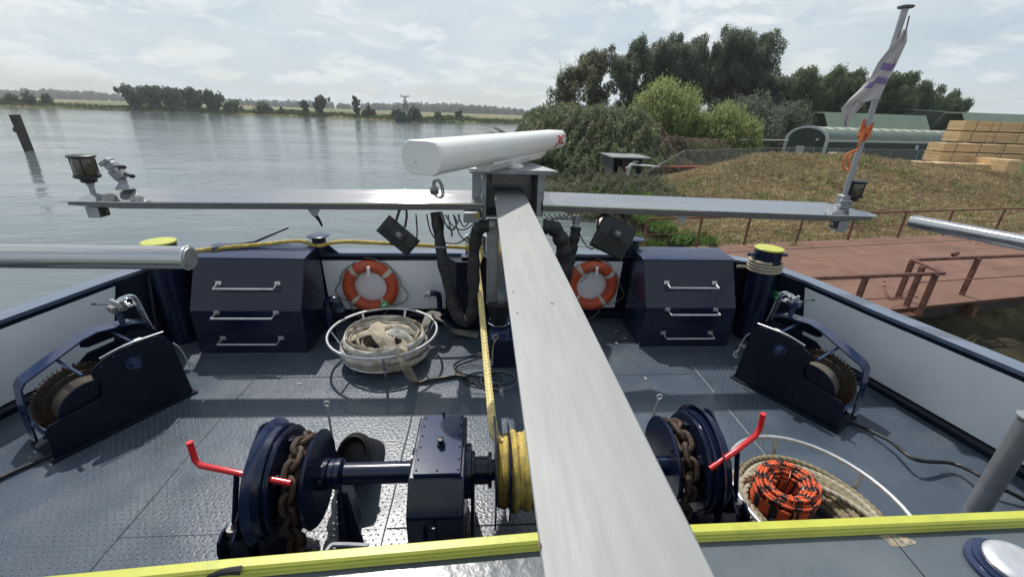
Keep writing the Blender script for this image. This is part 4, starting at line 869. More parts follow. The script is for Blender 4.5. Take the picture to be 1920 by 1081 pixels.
# ------------------------------------------------------------------ lifebuoys
def lifebuoy(cx, cz, y, label, sticker, tilt):
    R_, r = .262, .072; t = thing('lifebuoy', label, 'lifebuoy', (cx, y, cz - R_ - r), 'orange lifebuoys on the bow bulwark'); c = V((cx, y, cz))
    ring = lambda R, rr, a0, a1, n, ey=1.0: [[c + V((math.cos(a) * (R + rr * math.cos(b)), -rr * ey * math.sin(b), math.sin(a) * (R + rr * math.cos(b)))) for b in np.linspace(0, 2 * PI, 17)[:-1]] for a in np.linspace(a0, a1, n)]
    m = MB(); m.rings(ring(R_, r, 0, 2 * PI, 57)[:-1], closed=True); obj('ring', m, orange, t, angle=80)
    for k in range(4):
        a = math.radians(tilt + 90 * k); m = MB(); m.rings(ring(R_, r + .003, a - .085, a + .085, 5)); obj('reflective_band', m, reflt, t, angle=50)
    if sticker:
        a = math.radians(-52); p = c + V((math.cos(a) * R_, -r - .003, math.sin(a) * R_)); m = MB(); u = V((math.cos(a + PI / 2), 0, math.sin(a + PI / 2))); w = V((math.cos(a), 0, math.sin(a)))
        m.obox(p, u * .055, w * .035, Y * .004); s = obj('green_sign', m, greens, t, bevel=.002); m = MB(); m.obox(p - Y * .005, u * .025, w * .015, Y * .002); obj('sign_symbol', m, whites, s)
    # grab line sagging round the ring
    pts = []
    for k in range(33):
        a = math.radians(tilt - 90) + PI * 2 * k / 32 * .98; q = (k % 8) / 8; bulge = .075 * math.sin(PI * q) * (1.4 if math.sin(a) < 0 else .5); R2 = R_ + r + .004 + bulge
        pts.append(c + V((math.cos(a) * R2, .02 + .02 * math.sin(k), math.sin(a) * R2 - .5 * bulge)))
    m = MB(); m.tube(pts, .006, 6, smooth=3); obj('grab_line', m, strapm, t)
    m = MB(); m.box(cx + .0, cx + .035, y - r - .03, y - r + .0, cz + R_ - .10, cz + R_ + .02); obj('hanger', m, whites, t, bevel=.003)
    m = MB(); m.tube([c + V((.0, -.07, R_ + .06)), c + V((-.05, -.095, R_ + .0)), c + V((-.12, -.09, R_ - .13)), c + V((-.17, -.06, R_ - .19))], .005, 6, smooth=4); obj('hanging_cord', m, strapm, t)
lifebuoy(-1.345, .50, 4.90, 'orange lifebuoy with a green sign on the left white panel', True, 40)
lifebuoy(1.40, .50, 4.97, 'orange lifebuoy partly hidden by the long mast beam', False, 38)

# ------------------------------------------------------------------ mast lying forward
def mast():
    t = thing('folded_mast', 'long brushed aluminium mast beam with cross arms and radar housing', 'mast', (.27, 4.3, 0))
    zt = 1.765
    a0, a1 = at(1017, 1081, zt), at(1345, 1081, zt); b0, b1 = V((.115, 4.30, zt)), V((.425, 4.30, zt))
    d0 = (b0 - a0).normalized(); d1 = (b1 - a1).normalized(); s = -.55
    A0 = a0 + d0 * ((s - a0.y) / d0.y); A1 = a1 + d1 * ((s - a1.y) / d1.y)
    B0 = b0 + d0 * (.30 / d0.y); B1 = b1 + d1 * (.30 / d1.y)
    def sec(p, q): return [p, p + V((.012, 0, -.03)), p + V((.05, 0, -.13)), q + V((-.05, 0, -.13)), q + V((-.012, 0, -.03)), q]
    m = MB(); m.rings([sec(A0, A1)[::-1], sec(B0, B1)[::-1]]); obj('beam', m, alu, t, bevel=.006)
    # cross arms
    for sgn, x0, xt, xf in ((-1, .02, -3.88, -3.36), (1, .60, 4.17, 3.72)):
        def cs(x, drop, yn, yf, zn, zf, zb):
            return [(x, yf, zf - drop), (x, yn, zn - drop), (x, yn, zn - .014 - drop), (x, yf, zf - .018 - drop)]
        secs = [cs(x0, 0, 4.19, 4.42, 1.672, 1.765, 1.61), cs(xf, .05, 4.19, 4.42, 1.672, 1.765, 1.61), [(xt, 4.24, 1.634), (xt, 4.20, 1.618), (xt, 4.20, 1.606), (xt, 4.24, 1.614)]]
        m = MB(); m.rings(secs if sgn > 0 else [q[::-1] for q in secs][::1]); 
        obj('cross_arm', m, alux, t, bevel=.004)
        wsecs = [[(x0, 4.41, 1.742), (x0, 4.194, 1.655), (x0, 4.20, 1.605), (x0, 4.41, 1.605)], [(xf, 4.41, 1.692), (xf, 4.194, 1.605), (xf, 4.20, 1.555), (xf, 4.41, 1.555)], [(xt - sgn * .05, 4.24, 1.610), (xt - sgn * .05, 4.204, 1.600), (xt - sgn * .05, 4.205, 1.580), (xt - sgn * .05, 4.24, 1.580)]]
        m = MB(); m.rings(wsecs); obj('arm_shade_web', m, steeld, t, bevel=.003)  # dark colour stands in for a dark reflection on the arm's aft face
        # underside bracket with bolt hole near the tip
        bx = -3.65 if sgn < 0 else 3.84
        k = MB(); k.box(bx - .055, bx + .055, 4.22, 4.34, 1.46 if sgn < 0 else 1.44, 1.56); br = obj('bracket_box', k, alug, t, bevel=.004)
        k = MB(); sx = bx + (.056 if sgn < 0 else -.056); k.box(min(sx, sx + .012 * -sgn), max(sx, sx + .012 * -sgn), 4.235, 4.325, 1.47, 1.55); obj('bracket_cover', k, black, br)
        k = MB(); k.cyl((sx - sgn * .012, 4.29, 1.51), (sx - sgn * .02, 4.29, 1.51), .012, seg=10); obj('bolt', k, chrome, br)
        for ex in ((-1.62, .12), ) if sgn < 0 else ((2.05, .10), ):
            k = MB(); e = ex[0]; k.prism([(-.06, 0), (.06, 0), (.02, -.07), (-.02, -.07)], (e, 4.205, 1.585), X, Z, Y, 0, .012); obj('lug', k, alug, t)
    # housing
    m = MB()
    m.box(-.10, -.0, 4.30, 4.80, 1.50, 1.985); m.box(.55, .62, 4.28, 4.80, 1.53, 1.985); m.box(.0, .55, 4.78, 4.80, 1.50, 1.985); m.box(.02, .53, 4.35, 4.78, 1.50, 1.52)
    obj('housing', m, alug, t, bevel=.004)
    m = MB(); m.box(-.005, .04, 4.20, 4.32, 1.46, 1.985); obj('housing_flange', m, alug, t, bevel=.004)
    m = MB(); m.box(.54, .585, 4.20, 4.30, 1.55, 1.985); obj('housing_flange', m, alug, t, bevel=.004)
    m = MB(); m.prism([(-.10, 4.92), (-.13, 4.16), (.72, 4.13), (.52, 4.92)], (0, 0, 0), X, Y, Z, 1.987, 2.005); m.box(-.12, .66, 4.145, 4.155, 1.965, 1.987); obj('roof_plate', m, alug, t, bevel=.003)
    m = MB(); m.cyl((.12, 4.55, 1.96), (.12, 4.8, 1.96), .03); m.box(.10, .50, 4.60, 4.77, 1.80, 1.94); obj('inner_frame', m, steeld, t)
    for x, y, zz in [(-.03, 4.33, 2.007), (.02, 4.30, 2.007), (.35, 4.26, 2.007)]:
        m = MB(); m.cyl((x, y, zz - .002), (x, y, zz + .008), .014, seg=8); obj('bolt', m, steeld if x < .3 else whites, t)
    # hinge plates on the side flange
    for z in (1.92, 1.74, 1.60): m = MB(); m.box(-.012, .006, 4.18, 4.21, z - .03, z + .03); obj('hinge', m, alux, t, bevel=.004)
    m = MB(); m.box(-.18, -.02, 4.10, 4.24, 1.50, 1.60); obj('junction_box', m, alug, t, bevel=.01); m = MB(); m.box(-.08, -.02, 4.09, 4.10, 1.55, 1.60); obj('label_plate', m, mat('brass_tag', (.35, .27, .10), .5), t)
    # upright column below the housing
    m = MB(); m.box(.05, .17, 4.19, 4.31, .60, 1.50); m.box(.30, .47, 4.19, 4.31, .60, 1.50); obj('column_case', m, alug, t, bevel=.006)
    m = MB(); m.box(.165, .245, 4.155, 4.19, .46, 1.50); obj('column_rail', m, alux, t, bevel=.004)
    m = MB(); m.box(.17, .30, 4.20, 4.33, .50, 1.52); obj('column_core', m, alug, t, bevel=.004)
    m = MB(); m.cyl((.12, 4.13, 1.475), (-.03, 4.13, 1.475), .052, seg=18); m.cyl((.42, 4.13, 1.475), (.56, 4.13, 1.475), .052, seg=18); obj('pipe_stub', m, alug, t)
    m = MB(); m.lathe((.19, 4.19, .36), [(.03, .0), (.085, .03), (.115, .12), (.135, .24), (.14, .26), (.0, .262)]); obj('bell_cover', m, black, t)
    m = MB(); m.tube([V((.19, 4.19, .385)) + V((math.cos(a) * .118, math.sin(a) * .118, 0)) for a in np.linspace(0, 2 * PI, 25)[:-1]], .008, 6, closed=True); obj('bell_ring', m, chrome, t)
mast()
def specks():
    # small chips and droppings on the beam top
    rs = np.random.default_rng(21); b = bpy.data.objects['beam']; r0 = root_of(b).location
    for k in range(16):
        y = rs.uniform(.5, 4.0); q = rs.uniform(.12, .88); xl = .06 + (.115 - .06) * y / 4.3; xr = .40 + (.425 - .40) * y / 4.3; c = V((xl + (xr - xl) * q, y, 1.7665)); r = rs.uniform(.0015, .0045) * (2.0 if k % 5 == 0 else 1)
        vs = [c] + [c + V((math.cos(a) * r * rs.uniform(.6, 1.2), math.sin(a) * r * rs.uniform(.8, 2.2), 0)) for a in np.linspace(0, 2 * PI, 10)[:-1]]
        obj('dirt_speck', (vs, [(0, 1 + i, 1 + (i + 1) % 9) for i in range(9)]), [steeld, mat('dropping_stain', (.50, .49, .44), .8, var=.2), rustg][k % 3], root_of(b), smooth=False)
specks()
def pedestal():
    t = thing('hydraulic_cabinet', 'dark blue steel cabinet under the mast beside the yellow rope', 'cabinet', (.32, 4.1, 0))
    m = MB(); m.box(.105, .62, 3.86, 4.45, .0, .335); obj('body', m, navy, t, bevel=.008)
    m = MB(); m.box(.095, .63, 3.85, 4.46, .336, .348); obj('top_plate', m, navytop, t, bevel=.003)
    m = MB(); p = V((.27, 3.93, .35)); m.tube([p, p + Z * .05], .006, 6); m.box(p.x - .025, p.x + .025, p.y - .006, p.y + .006, .27, .275); obj('shackle', m, chrome, t)
    m = MB(); m.tube([(.13, 3.85, .36), (.12, 3.83, .40), (.15, 3.82, .42), (.17, 3.84, .38), (.14, 3.84, .34), (.12, 3.85, .25), (.115, 3.84, .05)], .007, 6, smooth=5); obj('white_lashing', m, beigew, t)
pedestal()

# ------------------------------------------------------------------ radar
def radar():
    pv = V((.29, 4.40, 2.0)); e0 = atY(789, 291, 2.93); e1 = atY(1040, 263, 5.80)
    d = (e1 - e0).normalized(); d.z = 0; d.normalize(); n = V((d.y, -d.x, 0))     # n points to the camera side
    zc = (e0.z + e1.z) / 2; c = V((pv.x, pv.y, zc)); e0 = V((e0.x, e0.y, zc)); e1 = V((e1.x, e1.y, zc)); L = (e1 - e0).length
    t = thing('radar_scanner', 'white radar scanner with red letters on the mast head', 'radar', pv)
    hh, hw = .108, .150
    def ov(k, n_=28):
        a = 2 * PI * k / n_; x = abs(math.cos(a)) ** .62 * (1 if math.cos(a) > 0 else -1); y = abs(math.sin(a)) ** .9 * (1 if math.sin(a) > 0 else -1); return hw * x, min(hh, max(-hh, hh * 1.12 * y))
    sec = lambda p, s: [p + n * (ov(k)[0] * s) + Z * (ov(k)[1] * s) for k in range(28)]
    m = MB(); m.rings([sec(e0 + d * .045, 1), sec(e1 - d * .045, 1)]); ab = obj('antenna_body', m, radarw, t, angle=50)
    for e, s in ((e0, 1), (e1, -1)):
        m = MB(); m.rings([sec(e + d * s * .05, 1.012), sec(e + d * s * .010, 1.012), sec(e, .97)]); obj('end_cap', m, radarw, t, angle=40)
    m = MB(); m.cyl(e0 - d * .001 + n * -.04 - Z * .03, e0 - d * .002 + n * -.04 - Z * .03, .006, seg=8); obj('plug', m, steeld, t)
    # mounting tray under the middle
    q0 = e0.lerp(e1, .30); q1 = e0.lerp(e1, .78)
    tr = [(-.075, -.0), (.10, -.0), (.10, -.02), (.06, -.075), (-.05, -.075), (-.075, -.02)]
    m = MB(); m.prism(tr, q0 - Z * (hh - .005), n, Z, d, 0, (q1 - q0).length); obj('mounting_tray', m, radarw, t, bevel=.003)
    m = MB(); m.tube([q0 + n * .085 - Z * (hh + .006), q1 + n * .085 - Z * (hh + .006)], .008, 6); obj('seal_strip', m, mat('rusty_seal', (.25, .12, .07), .7), t)
    pz = 2.006; m = MB(); m.lathe((c.x + .0, c.y, pz), [(.12, 0), (.12, .02), (.075, .035), (.07, zc - hh - .075 - pz)]); obj('pedestal', m, radarw, t)
    m = MB(); 
    for s in (-1, 1): m.prism([(-.14, 0), (.14, 0), (.06, -.055), (-.06, -.055)], c + V((0, 0, zc - hh - .066 - zc + 0)) + n * (.03 * s), d, Z, n, -.008, .008)
    obj('gusset', m, radarw, t, bevel=.002)
    # the red lettering near the far end, on the side facing the boat
    cu = bpy.data.curves.new('letters', 'FONT'); cu.body = 'JRC'; cu.size = .15; cu.offset = .004; cu.extrude = .0015; cu.shear = .25; cu.space_character = 1.02; cu.align_x = 'RIGHT'; cu.align_y = 'CENTER'
    tmp = bpy.data.objects.new('letters_source', cu); C.objects.link(tmp); dg = bpy.context.evaluated_depsgraph_get(); me = bpy.data.meshes.new_from_object(tmp.evaluated_get(dg)); bpy.data.objects.remove(tmp)
    rot = Matrix((d, Z, n)).transposed(); org = e1 - d * .10
    for v in me.vertices:
        x, y, z = v.co * 1.0; x *= 1.6; yy = y; q = max(0.0, 1 - (yy / (hh * 1.12)) ** 2) ** (.62 / 1.8); v.co = org + d * x + Z * yy + n * (hw * q + .006 + z) - root_of(t).location
    me.materials.clear(); me.materials.append(rede); o = bpy.data.objects.new('lettering', me); C.objects.link(o); o.parent = t
radar()

# ------------------------------------------------------------------ lamps and clamps on the arms
def anchor_light(x, y, z, label, s=1.0):
    t = thing('navigation_light', label, 'navigation light', (x, y, z), 'lights at the ends of the cross arms')
    m = MB(); m.lathe((x, y, z), [(.022 * s, 0), (.022 * s, .09), (.032 * s, .095), (.032 * s, .12 * s)]); obj('stem', m, alug, t)
    m = MB(); m.lathe((x, y, z + .115 * s), [(.035 * s, 0), (.06 * s, .012), (.062 * s, .035), (.082 * s, .045), (.102 * s, .055), (.102 * s, .075), (.08 * s, .078)]); obj('base', m, black, t)
    m = MB(); m.lathe((x, y, z + .192 * s), [(.078 * s, 0), (.084 * s, .03), (.086 * s, .075), (.084 * s, .12), (.080 * s, .15 * s)], seg=32); l = obj('lens', m, lensm, t)
    for k in range(4): m = MB(); a = k * PI / 2 + .5; m.cyl((x + .088 * s * math.cos(a), y + .088 * s * math.sin(a), z + .19 * s), (x + .088 * s * math.cos(a), y + .088 * s * math.sin(a), z + .345 * s), .005, seg=6); obj('guard_rod', m, black, t)
    m = MB(); m.lathe((x, y, z + .342 * s), [(.09 * s, 0), (.106 * s, .008), (.106 * s, .020), (.085 * s, .030), (.01, .034)]); obj('lid', m, black, t)
anchor_light(-3.68, 4.33, 1.65, 'smoky navigation light with black lid on the left cross arm end', 1.0)
anchor_light(3.96, 4.36, 1.64, 'navigation light beside the flagpole on the right cross arm end', .86)
def clamp(x, y, z, label, s=1):
    t = thing('pipe_clamp', label, 'clamp', (x, y, z)); al = alug
    m = MB(); m.lathe((x, y, z), [(.075, 0), (.06, .02), (.035, .05), (.035, .09)], seg=14); obj('foot', m, al, t)
    m = MB(); d = V((-.5 * s, -.1, .85)).normalized(); u = d.orthogonal().normalized(); c = V((x, y, z + .12)); w = d.cross(Y).normalized()
    m.obox(c + d * .02, w * .05, Y * .045, d * .05); m.obox(c + d * .10 - w * .012, w * .045, Y * .04, d * .03); obj('jaw', m, al, t, bevel=.012)
    m = MB(); m.obox(c + d * .145, w * .05, Y * .045, d * .018); m.cyl(c + d * .06 - Y * .06, c + d * .06 + Y * .06, .014, seg=10); obj('jaw_cap', m, al, t, bevel=.006)
    for k, (q, ln) in enumerate([(.085, .07), (.03, .11)]):
        m = MB(); h = V((1 * s, -.2, .2 - .5 * k)).normalized(); p = c + d * q + V((.05 * s, 0, 0)); m.cyl(p, p + h * ln * .5, .012, seg=8); m.ball(p + h * ln * .75, .026, 12, (1.1, .8, .8)); obj('knob', m, black, t)
clamp(-3.40, 4.35, 1.715, 'cast aluminium clamp with black knobs on the left cross arm')
def flagpole():
    x, y = 3.855, 4.35; t = thing('flagpole', 'thin grey flagpole with a flat cap clamped to the right cross arm', 'flagpole', (x, y, 1.66))
    m = MB(); m.cyl((x, y, 1.70), (x + .0, y, 3.50), .027, .027, seg=14); obj('pole', m, alug, t)
    m = MB(); m.lathe((x, y, 3.50), [(.028, 0), (.06, .004), (.066, .018), (.03, .03)], seg=18); obj('pole_cap', m, steeld, t)
    m = MB(); m.obox((x, y, 1.69), X * .05, Y * .05, Z * .02); m.obox((x - .005, y, 1.75), X * .042, Y * .05, Z * .06); m.cyl((x - .07, y - .05, 1.75), (x + .06, y - .05, 1.75), .016, seg=10); obj('foot_clamp', m, alug, t, bevel=.008)
    m = MB(); m.tube([(x + .035, y - .03, 3.44), (x + .045, y - .035, 3.3), (x + .03, y - .035, 3.18), (x + .04, y - .03, 3.0)], .006, 5, smooth=4); obj('halyard', m, mat('brown_cord', (.16, .07, .04), .8), t)
    f = thing('flag', 'limp off white flag with purple stripes on the flagpole', 'flag', (x - .05, y - .05, 2.5))
    # draped cloth: outline points (outer edge, pole edge) sampled down the pole, folded with ripples
    P = [(1690, 62, 1700, 62), (1672, 92, 1692, 100), (1652, 120, 1676, 128), (1632, 150, 1660, 155), (1610, 170, 1648, 182), (1588, 192, 1640, 187), (1577, 205, 1626, 189), (1580, 218, 1612, 205), (1582, 236, 1594, 234)]
    P = [(1694, 55, 1701, 57), (1683, 75, 1700, 78), (1664, 95, 1690, 100), (1646, 118, 1680, 122), (1632, 145, 1664, 150), (1610, 170, 1655, 172), (1592, 187, 1648, 188), (1577, 204, 1624, 190), (1580, 222, 1604, 212), (1583, 236, 1590, 236)]
    nW = 14; nH = 46; vs = []
    for i in range(nH):
        q = i / (nH - 1) * (len(P) - 1); a = min(len(P) - 2, int(q)); fr = q - a; L0 = [P[a][k] + (P[a + 1][k] - P[a][k]) * fr for k in range(4)]
        for j in range(nW):
            s = j / (nW - 1); yy = y - .035 - .025 * math.sin(s * 9 + i * .22) * (1 - s * .6) - .04 * (1 - s); p = atY(L0[0] + (L0[2] - L0[0]) * s, L0[1] + (L0[3] - L0[1]) * s, yy); vs.append(p)
    fs = [(i * nW + j, i * nW + j + 1, (i + 1) * nW + j + 1, (i + 1) * nW + j) for i in range(nH - 1) for j in range(nW - 1)]
    o = obj('cloth', (vs, fs), flagm, f, angle=180); sm = o.modifiers.new('thickness', 'SOLIDIFY'); sm.thickness = .002
    def stripe(i0, i1, s0, s1):
        v2 = []; f2 = []
        for i in np.linspace(i0, i1, 6):
            for s in np.linspace(s0, s1, 7):
                a = int(i); fr = i - a; j = s * (nW - 1); b = min(nW - 2, int(j)); fj = j - b; g = lambda r, c: vs[r * nW + c]
                p = g(a, b).lerp(g(a, b + 1), fj).lerp(g(min(nH - 1, a + 1), b).lerp(g(min(nH - 1, a + 1), b + 1), fj), fr); v2.append(p + V((-.0005, -.005, .001)))
        for i in range(5):
            for j in range(6): f2.append((i * 7 + j, i * 7 + j + 1, (i + 1) * 7 + j + 1, (i + 1) * 7 + j))
        so_ = obj('purple_stripe', (v2, f2), purple, f, angle=180)
    stripe(14.8, 17.2, .25, .95); stripe(19.5, 22.0, .35, .97); stripe(21.5, 24, .12, .45)
    m = MB(); cc = vs[34 * nW + 7] + V((0, -.012, 0)); m.tube([cc + V((.03 * math.cos(a), 0, .035 * math.sin(a))) for a in np.linspace(0, 2 * PI, 17)[:-1]], .002, 4, closed=True); m.tube([cc + V((.05, 0, .03)), cc + V((.07, .0, -.01))], .002, 4); obj('printed_circle', m, steeld, f)
    # frayed orange rope tied round the pole
    orr = mat('frayed_orange_rope', (.62, .17, .06), .8, var=.3, vscale=30, bump=.6, bscale=120)
    r = thing('orange_rope', 'frayed orange rope knotted round the flagpole below the flag', 'rope', (x, y, 2.25)); zk = atY(1621, 247, y - .03).z
    m = MB()
    for k in range(6): a0 = rng.uniform(0, 6); m.tube([V((x, y, zk + rng.normal() * .035)) + V((math.cos(a + a0) * .042, math.sin(a + a0) * .042, .02 * math.sin(a * 2 + k))) for a in np.linspace(0, 2 * PI, 14)], .011, 6)
    obj('knot', m, orr, r)
    m = MB(); yy = y - .06; m.tube([atY(1619, 250, yy), atY(1610, 268, yy), atY(1608, 280, yy), atY(1590, 288, yy), atY(1580, 305, yy), atY(1584, 318, yy), atY(1592, 316, yy), atY(1590, 300, yy), atY(1600, 288, yy)], .012, 6, smooth=5, strands=3, amp=.25, twist=60); obj('tail', m, orr, r)
flagpole()

# ------------------------------------------------------------------ floodlights
def floodlight(c4, Yc, label, tilt):
    P = [atY(px, py, Yc) for px, py in c4]; c = sum(P, V((0, 0, 0))) / 4; u = ((P[1] - P[0]) + (P[2] - P[3])) / 2; w = ((P[3] - P[0]) + (P[2] - P[1])) / 2
    hu, hw = u.length / 2, w.length / 2; u.normalize(); w = (w - u * w.dot(u)).normalized(); n = u.cross(w); n = n if n.y < 0 else -n
    n = (n + V(tilt)).normalized(); u = (u - n * u.dot(n)).normalized(); w = n.cross(u)
    t = thing('floodlight', label, 'floodlight', c, 'floodlights hanging under the cross arms')
    m = MB(); m.obox(c, u * hu, w * hw, n * .03); obj('housing', m, black, t, bevel=.012)
    m = MB(); m.obox(c - n * .036, u * (hu + .012), w * (hw + .012), n * .008); obj('front_frame', m, black, t, bevel=.004)
    long, lh, sh, shh = (w, hw, u, hu) if hw > hu else (u, hu, w, hw)
    for k in range(11): q = (k + .5) / 11 * 2 - 1; m = MB(); m.obox(c + n * .04 + long * (q * lh * .88) - sh * (shh * .45), long * .0035, sh * (shh * .42), n * .014); obj('cooling_fin', m, black, t)
    m = MB(); m.obox(c + n * .043 + sh * shh * .3, long * .07, sh * .05, n * .015); obj('driver_box', m, black, t, bevel=.006)
    m = MB(); m.obox(c + n * .060 + sh * shh * .3, long * .026, sh * .02, n * .001); obj('rating_label', m, steeld, t)
    return t, c, u, w, n, hu, hw
def hang(t, c, top, side, hs):
    m = MB(); a = top; s = side
    m.tube([c + s * (hs + .02), c + s * (hs + .02) + (a - c) * .4, a + s * .05, a - s * .05, c - s * (hs + .02) + (a - c) * .4, c - s * (hs + .02)], .012, 6, flat=(.006, .015)); obj('bracket', m, black, t)
t, c, u, w, n, hu, hw = floodlight([(706, 428), (736, 404), (776, 455), (764, 481)], 4.2, 'black floodlight hanging tilted under the left cross arm', (.05, -.2, .25))
hang(t, c, V((c.x + .05, 4.28, 1.605)), u, hu)
t, c, u, w, n, hu, hw = floodlight([(1104, 462), (1139, 410), (1196, 424), (1168, 481)], 4.2, 'larger black floodlight under the right cross arm beside the bitt', (-.05, -.3, .3))
hang(t, c, V((c.x + .02, 4.28, 1.605)), w, hw)
t = thing('mounting_plate', 'rusty mounting plate under the left arm above the floodlight', 'plate', (-.85, 4.28, 1.6)); m = MB(); m.box(-.98, -.73, 4.22, 4.34, 1.585, 1.605); obj('plate', m, steeld, t, bevel=.003)

# ------------------------------------------------------------------ wrapped hoses and cables at the mast
def hoses():
    def wr(q): return 1 + .10 * math.sin(q * 37) + .06 * math.sin(q * 91 + 1)
    yy = 4.12
    t = thing('wrapped_hose', 'thick black wrapped hose hanging in a loop left of the column', 'hose', (-.3, 4.1, .2))
    pts = [atY(px, py, y_) for px, py, y_ in [(818, 398, 4.30), (822, 430, 4.25), (829, 480, 4.15), (840, 530, 4.1), (851, 575, 4.05), (868, 601, 4.0), (884, 590, 4.0), (888, 555, 4.02), (888, 510, 4.05), (890, 465, 4.08), (897, 430, 4.1), (912, 424, 4.12)]]
    m = MB(); m.tube(pts, .058, 14, smooth=8, rfun=wr); obj('sleeve', m, blackf, t, angle=70)
    for px, py, y_ in [(827, 461, 4.19)]:
        c = atY(px, py, y_); m = MB(); m.cyl(c - Z * .013 + X * -.002, c + Z * .013, .066, seg=18); obj('clip_band', m, alug, t)
    c = atY(908, 424, 4.12); m = MB(); m.cyl(c - X * .05, c + X * .045, .062, seg=18); obj('tape_collar', m, rubber, t)
    t = thing('wrapped_hose', 'black wrapped hose to the right of the beam hanging from the arm', 'hose', (.7, 4.1, 1.0))
    pts = [atY(px, py, y_) for px, py, y_ in [(1080, 425, 4.35), (1076, 450, 4.32), (1070, 480, 4.3), (1062, 520, 4.25), (1052, 560, 4.2)]]
    m = MB(); m.tube(pts, .055, 14, smooth=8, rfun=wr); obj('sleeve', m, blackf, t, angle=70)
    m = MB(); a = atY(1080, 404, 4.36); b = atY(1079, 428, 4.35); m.cyl(a, b, .042, seg=14); obj('pipe_end', m, alug, t); m = MB(); m.cyl(b, b.lerp(a, .3), .05, seg=14); obj('hose_clip', m, steel, t)
    t = thing('wrapped_hose', 'bulky black wrapped hose bent close to the right side of the beam', 'hose', (.6, 4.1, 1.0))
    pts = [atY(px, py, y_) for px, py, y_ in [(1018, 425, 4.13), (1038, 428, 4.12), (1052, 450, 4.12), (1058, 480, 4.12), (1054, 520, 4.12), (1044, 560, 4.1)]]
    m = MB(); m.tube(pts, .075, 14, smooth=8, rfun=wr); obj('sleeve', m, blackf, t, angle=70)
    # grey cables in loose loops under the arm
    t = thing('cable_bundle', 'loose loops of grey cable hanging under the left arm by the housing', 'cable', (-.25, 4.3, 1.6))
    loops = [[(830, 402), (838, 425), (850, 431), (856, 415), (850, 402)], [(840, 402), (846, 430), (858, 418), (862, 402)], [(826, 400), (834, 418), (846, 432), (847, 443)], [(850, 402), (862, 440), (878, 452), (900, 445), (912, 425)], [(858, 402), (870, 425), (884, 410), (892, 404)],
             [(834, 402), (852, 426), (872, 430), (890, 418), (905, 410)], [(800, 402), (806, 430), (815, 446), (820, 450)], [(833, 455), (860, 455), (885, 436), (905, 415)]]
    for k, lp in enumerate(loops):
        m = MB(); m.tube([atY(px, py, 4.22 + .02 * math.sin(k * 2 + i)) for i, (px, py) in enumerate(lp)], .0075 if k != 2 else .010, 6, smooth=7); obj('cable', m, cablem if k < 6 else rubber, t)
    t = thing('cable_gland', 'cable gland with two grey bent cables on top of the left arm', 'cable gland', (-.42, 4.4, 1.74)); b = atY(814, 362, 4.4)
    m = MB(); m.lathe((b.x, b.y, 1.745), [(.045, 0), (.045, .03), (.034, .04), (.030, .055)], seg=12); obj('gland', m, steeld, t)
    for s in (0, .018): m = MB(); m.tube([(b.x - .01 + s, b.y, 1.79), (b.x + s, b.y - .01, 1.85), (b.x + .03 + s, b.y - .01, 1.855 + s * .6), (b.x + .065 + s, b.y - .01, 1.82), (b.x + .08 + s, b.y, 1.74)], .008, 8, smooth=6); obj('cable', m, cablem, t)
    m = MB(); m.tube([atY(780, 402, 4.25), atY(782, 440, 4.2), atY(776, 462, 4.15), atY(768, 470, 4.12)], .008, 6, smooth=6); tag(obj('lamp_cable', m, rubber, origin=(-.6, 4.2, 1.6)), 'black cable hanging down to the left floodlight', 'cable')
    m = MB(); m.tube([atY(1086, 436, 4.3), atY(1096, 456, 4.25), atY(1108, 466, 4.2), atY(1118, 462, 4.15)], .007, 6, smooth=6); tag(obj('lamp_cable', m, rubber, origin=(.9, 4.2, 1.5)), 'black cable hanging down to the right floodlight', 'cable')
    t = thing('cable_bundle', 'small loops of cable under the right arm beside the housing', 'cable', (.8, 4.3, 1.55))
    for k in range(5): m = MB(); o = k * 9; m.tube([atY(1020 + o, 402, 4.3), atY(1028 + o, 409, 4.3), atY(1040 + o, 411, 4.3), atY(1052 + o * .8, 403, 4.3)], .006, 6, smooth=6); obj('cable', m, cablem, t)
    # dangling black strap under the left arm
    m = MB(); m.tube([atY(584, 398, 4.25), atY(590, 402, 4.25), atY(598, 412, 4.25), atY(604, 424, 4.25)], .02, 6, smooth=4, rfun=lambda q: 1.1 - .95 * abs(q - .35)); tag(obj('cable_end', m, rubber, origin=(-1.5, 4.25, 1.6)), 'short tapered black cable end dangling under the left arm', 'cable')
    # cable down from the cabinet, coiled on the deck
    t = thing('cable_coil', 'thin dark cable coiled loosely on the deck by the cabinet', 'cable', (.0, 3.7, 0))
    P = [(912, 640), (905, 662), (868, 672), (851, 684), (860, 696), (885, 704), (935, 712), (938, 724), (920, 732), (890, 718), (862, 700), (856, 686), (880, 676), (905, 668)]
    m = MB(); m.tube([V((.1, 3.85, .3)), V((.06, 3.84, .1))] + [at(px, py, .012) for px, py in P[1:]], .007, 6, smooth=6); obj('cable', m, rubber, t)
    for k, (cx, cy, rx, ry) in enumerate([(905, 712, 36, 14), (922, 708, 48, 13), (890, 700, 36, 16), (935, 712, 34, 17)]):
        m = MB(); m.tube([at(cx + rx * math.cos(a), cy + ry * math.sin(a), .010 + .006 * k) for a in np.linspace(0, 2 * PI, 20)[:-1]], .0055, 6, closed=True); obj('cable_loop', m, cablem if k == 3 else rubber, t)
    # black hoses lying on the deck
    m = MB(); m.tube([at(-60, 925, .02), at(20, 886, .02), at(70, 864, .02), at(112, 846, .02), at(150, 830, .02)], .016, 8, smooth=6); tag(obj('deck_hose', m, rubber, origin=(-3.1, 2.4, 0)), 'black hose running along the deck from the left winch', 'hose')
